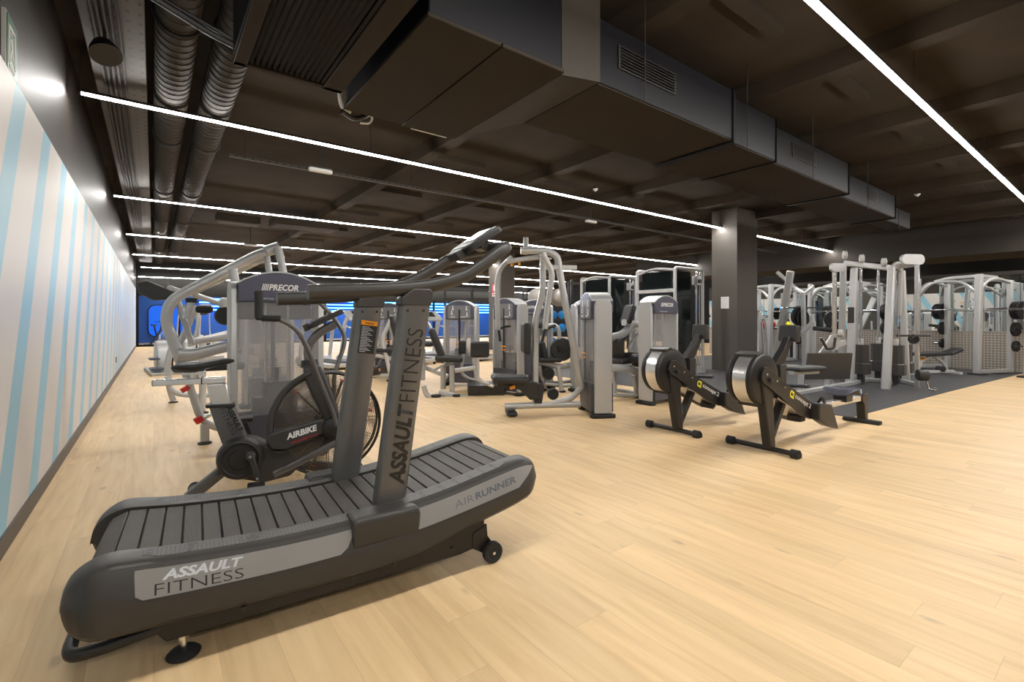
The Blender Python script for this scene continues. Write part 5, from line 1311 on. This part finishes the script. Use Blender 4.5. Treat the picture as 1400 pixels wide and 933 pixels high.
for px, py in ((1094, 536), (1131, 532)):
    q = fl(px, py); q = (q[0] + CJ[0] - 8.7, q[1] + CJ[1] - 3.3, 0)
    MB().beam(q, (q[0] + .05, q[1], .42), .08, .06, (1, 0, 0)).build('leg', M['silver'], t, bevel=.01)
q0 = fl(1086, 541); q1 = fl(1140, 531)
MB().beam((q0[0] + 2.0, q0[1] - .3, .03), (q1[0] + 2.0, q1[1] - .3, .03), .09, .06).build('base_beam', M['silver'], t, bevel=.01)
MB().tube([rl(1122, 462, 8.3), rl(1131, 478, 8.3), rl(1140, 476, 8.3), rl(1142, 462, 8.3)], .022, .03).build('grip_frame', M['black'], t)
MB().prism([(0, 0), (.35, .05), (.42, .32), (.22, .30), (.1, .12)], -.02, .02, 'xz').build('side_bracket', M['silver'], t)
ph = [o for o in t.children if o.name.startswith('side_bracket')][0]; ph.data.transform(Matrix.Translation(rl(1120, 482, 8.4)) @ Matrix.Rotation(R(-30), 4, 'Z'))

# ================================================================ RACKS BY THE MIRROR
def plate_disc(p, axis, r, w_, lab, grp):
    o = MB().lathe((0, 0, 0), axis, [(.027, -w_ / 2), (.06, -w_ / 2), (.07, -w_ * .3), (r * .82, -w_ * .3), (r * .86, -w_ / 2), (r, -w_ / 2), (r, w_ / 2), (r * .86, w_ / 2), (r * .82, w_ * .3), (.07, w_ * .3), (.06, w_ / 2), (.027, w_ / 2), (.027, -w_ / 2)], 32).build('weight_plate', M['plate'], ang=30)
    o.location = p; return tag(o, lab, 'weight plate', grp)
def rack(x, y, deg, lab, lean=.14, where='x', npl=4):
    t = thing('power_rack', lab, 'weight rack', (x, y, 0), deg, 'weight racks by the mirror')
    for s_, w_ in ((0, .12), (1.25, .09)):
        MB().loft([[(sx * .055 + l, s_ + sy * w_ / 2, z) for sx, sy in ((-1, -1), (1, -1), (1, 1), (-1, 1))] for z, l in ((0.03, -.02), (2.22, .05))]).build('front_upright', M['silver'], t, bevel=.02, seg=3)
        MB().bb(-.14, .12, s_ - .12, s_ + .12, 0, .035).build('foot_plate', M['rubber'], t, bevel=.01)
        MB().bb(.98, 1.06, s_ - .05, s_ + .05, .03, 2.1).build('rear_upright', M['silver'], t, bevel=.012)
        MB().bb(0, 1.02, s_ - .04, s_ + .04, .03, .11).build('base_beam', M['silver'], t, bevel=.01)
        MB().rtube([(.02, s_, 1.8), (.25, s_, 2.08), (.6, s_, 2.15), (.98, s_, 2.05)], .05, .075, .3, up=(0, 1, 0)).build('side_arch', M['silver'], t, ang=50)
        for z in (1.0, 1.42, .62): MB().cyl((1.02, s_ + (.05 if s_ else -.05), z), (1.02, s_ + (.30 if s_ else -.30), z), .022, 12).build('storage_peg', M['chrome'], t)
        h = MB()
        for k in range(14): h.bb(.0, .06, s_ - .02, s_ + .02, .6 + k * .1, .63 + k * .1)
        h.build('bar_catches', M['black'], t)
    MB().rtube([(.6, 0, 2.15), (.62, .3, 2.22), (.62, .95, 2.22), (.6, 1.25, 2.15)], .06, .08, .3).build('top_arch', M['silver'], t, ang=50)
    MB().rtube([(.05, 0, 1.75), (.0, .3, 2.1), (.0, .95, 2.1), (.05, 1.25, 1.75)], .05, .075, .4, up=(1, 0, 0)).build('front_arch', M['silver'], t, ang=50)
    for z in (1.45,):
        b = thing('barbell', 'steel barbell racked on %s' % where, 'barbell', W(Frame(x, y, deg), .10, -.45, z), deg, 'racked barbells')
        MB().cyl((0, 0, 0), (0, 2.15, 0), .015, 12).build('bar', M['chrome'], b)
        MB().cyl((0, -.02, 0), (0, .38, 0), .025, 12).build('sleeve', M['chrome'], b); MB().cyl((0, 1.77, 0), (0, 2.17, 0), .025, 12).build('sleeve', M['chrome'], b)
    fr = Frame(x, y, deg); ax_ = (fr.v[0], fr.v[1], 0)
    cnt = 0
    for s_, sn in ((0, 'near'), (1.25, 'far')):
        for z, r, zn in ((1.42, .20, 'top'), (1.0, .16, 'middle'), (.62, .12, 'low')):
            for j in range(3 if z > 1.3 else 1):
                off = (.10 + j * .055) * (1 if s_ else -1)
                plate_disc(W(fr, 1.02, s_ + off, z), ax_, r, .04, 'black plate, %s peg, %s side of %s%s' % (zn, sn, where, (', inner', ', middle', ', outer')[j] if z > 1.3 else ''), 'plates on the mirror racks')
    return t
rack(14.5, 2.3, -22, 'tall silver power rack with thick front column at the far right by the mirror', where='the right hand rack')
rack(14.0, 6.5, -15, 'silver power rack with leaning column right behind the square pillar', where='the rack behind the pillar')
rack(14.5, 4.6, -15, 'silver power rack behind the cable station, between the other two', where='the middle rack')
rack(14.4, 0.35, -12, 'silver power rack nearest the camera at the extreme right edge', where='the rack at the extreme right')
# leaning guide column seen beside the pillar
t = thing('smith_machine', 'silver machine with a slanted bright column just right of the pillar', 'weight machine', (12.6, 6.0, 0))
def sm(px, py, d): p = W2(px, py, d); return (p[0] - 12.6, p[1] - 6.0, p[2])
a = sm(1060, 497, 13.0); b = sm(1081, 371, 12.0)
MB().beam((a[0], a[1], .02), b, .11, .16, (0, 1, 0)).build('slanted_column', M['white'], t, bevel=.02)
for (x0, y0, x1, y1, d, w_) in ((1041, 440, 1046, 505, 12, .05), (1046, 432, 1050, 500, 12.4, .05), (1098, 400, 1100, 505, 12, .09), (1110, 430, 1113, 505, 11.5, .09)):
    p, q = sm(x0, y0, d), sm(x1, y1, d); MB().beam((q[0], q[1], .0), p, w_, w_, (1, 0, 0)).build('frame_post', M['silver'], t, bevel=.01)
MB().rtube([sm(1062, 372, 12.6), sm(1090, 396, 12.4), sm(1099, 402, 12)], .06, .09, .2).rtube([sm(1100, 402, 12), sm(1108, 396, 12.2), sm(1112, 392, 12.6)], .05, .08, .1).build('arched_bar', M['silver'], t, ang=50)
for k, (px, py, r) in enumerate(((1090, 433, .20), (1097, 436, .22), (1134, 436, .17))):
    p = W2(px, py, 12.1); o = plate_disc(p, (.3, .95, 0), r, .05, ('black weight plate on the slanted machine, left of a pair', 'black weight plate on the slanted machine, right of a pair', 'black weight plate at the far end of the long bar behind the cable station')[k], 'plates on the slanted machine')
p = W2(1075, 421, 12.1); b = thing('barbell', 'long black barbell running behind the cable station', 'barbell', p, 0, 'racked barbells')
q = W2(1142, 421, 12.1); v = Vector(q) - Vector(p); MB().cyl((0, 0, 0), v, .018, 10).build('bar', M['black'], b); MB().cyl(v * -.12, v * .02, .028, 10).build('sleeve', M['chrome'], b)
pad(t, sm(1050, 506, 12.2), (.5, .3, .1), name='bench_pad'); MB().beam(sm(1040, 499, 12), sm(1115, 505, 11.4), .1, .12).build('side_beam', M['silver'], t, bevel=.01)
MB().tube([sm(1112, 449, 10.5), sm(1140, 452, 10.2)], .045, 0).build('roller', M['vinyl'], t)
MB().beam(sm(1096, 455, 11), sm(1112, 440, 10.8), .05, .09).beam(sm(1112, 440, 10.8), sm(1113, 505, 10.8), .08, .08, (1, 0, 0)).build('support_arm', M['silver'], t, bevel=.008)

# adjustable bench by the mirror
BN = Frame(14.35, 3.0, 10)
t = thing('weight_bench', 'small black topped adjustable bench on silver frame before the tread plate wall', 'bench', (13.75, 2.95, 0), -25)
pad(t, (0, 0, .46), (.85, .28, .08), None, 'back_pad')
pad(t, (.62, 0, .50), (.36, .26, .08), Matrix.Rotation(R(-16), 4, 'Y'), 'seat_pad')
MB().rtube([(-.35, 0, .05), (-.25, 0, .3), (0, 0, .40)], .06, .06, .1, up=(0, 1, 0)).rtube([(.5, 0, .05), (.35, 0, .28), (.1, 0, .40)], .06, .06, .1, up=(0, 1, 0)).build('support_legs', M['white'], t, ang=50)
MB().bb(-.5, .65, -.035, .035, .03, .09).bb(-.52, -.44, -.25, .25, 0, .06).bb(.60, .68, -.18, .18, 0, .06).build('base_frame', M['white'], t, bevel=.01)
MB().cyl((-.2, -.05, .36), (-.2, .05, .36), .03, 12).build('adjuster', M['orange'], t)
MB().cyl((.3, -.07, .12), (.3, .07, .12), .06, 16).build('wheels', M['rubber'], t)
# items on rack wall seen left: towel & yellow
for k, (px, c_, nm, lab) in enumerate(((1066, 'red', 'kettlebell', 'red kettlebell on the low storage shelf behind the pillar'), (1090, 'yellow', 'kettlebell', 'yellow kettlebell on the low storage shelf behind the pillar'))):
    p = (15.8, 7.55 - .75 * k)
    o = thing(nm, lab, 'kettlebell', (p[0], p[1], .945)); MB().sphere((0, 0, .11), .11, 16, sz=.95).bb(-.06, .06, -.06, .06, 0, .02).build('body', M[c_], o)
    MB().tube([(-.06, 0, .19), (-.055, 0, .27), (.055, 0, .27), (.06, 0, .19)], .015, .04, 8).build('handle', M['black'], o)
p0 = (15.8, 8.5); p1 = (15.8, 6.6)
t = thing('storage_shelf', 'low black shelf carrying kettlebells before the mirror behind the pillar', 'shelf', (0, 0, 0))
MB().beam((p0[0], p0[1], .93), (p1[0], p1[1], .93), .3, .03).build('shelf_board', M['blackpaint'], t)
for p in (p0, p1): MB().bb(p[0] - .03, p[0] + .03, p[1] - .12, p[1] + .12, 0, .92).build('leg', M['blackpaint'], t)
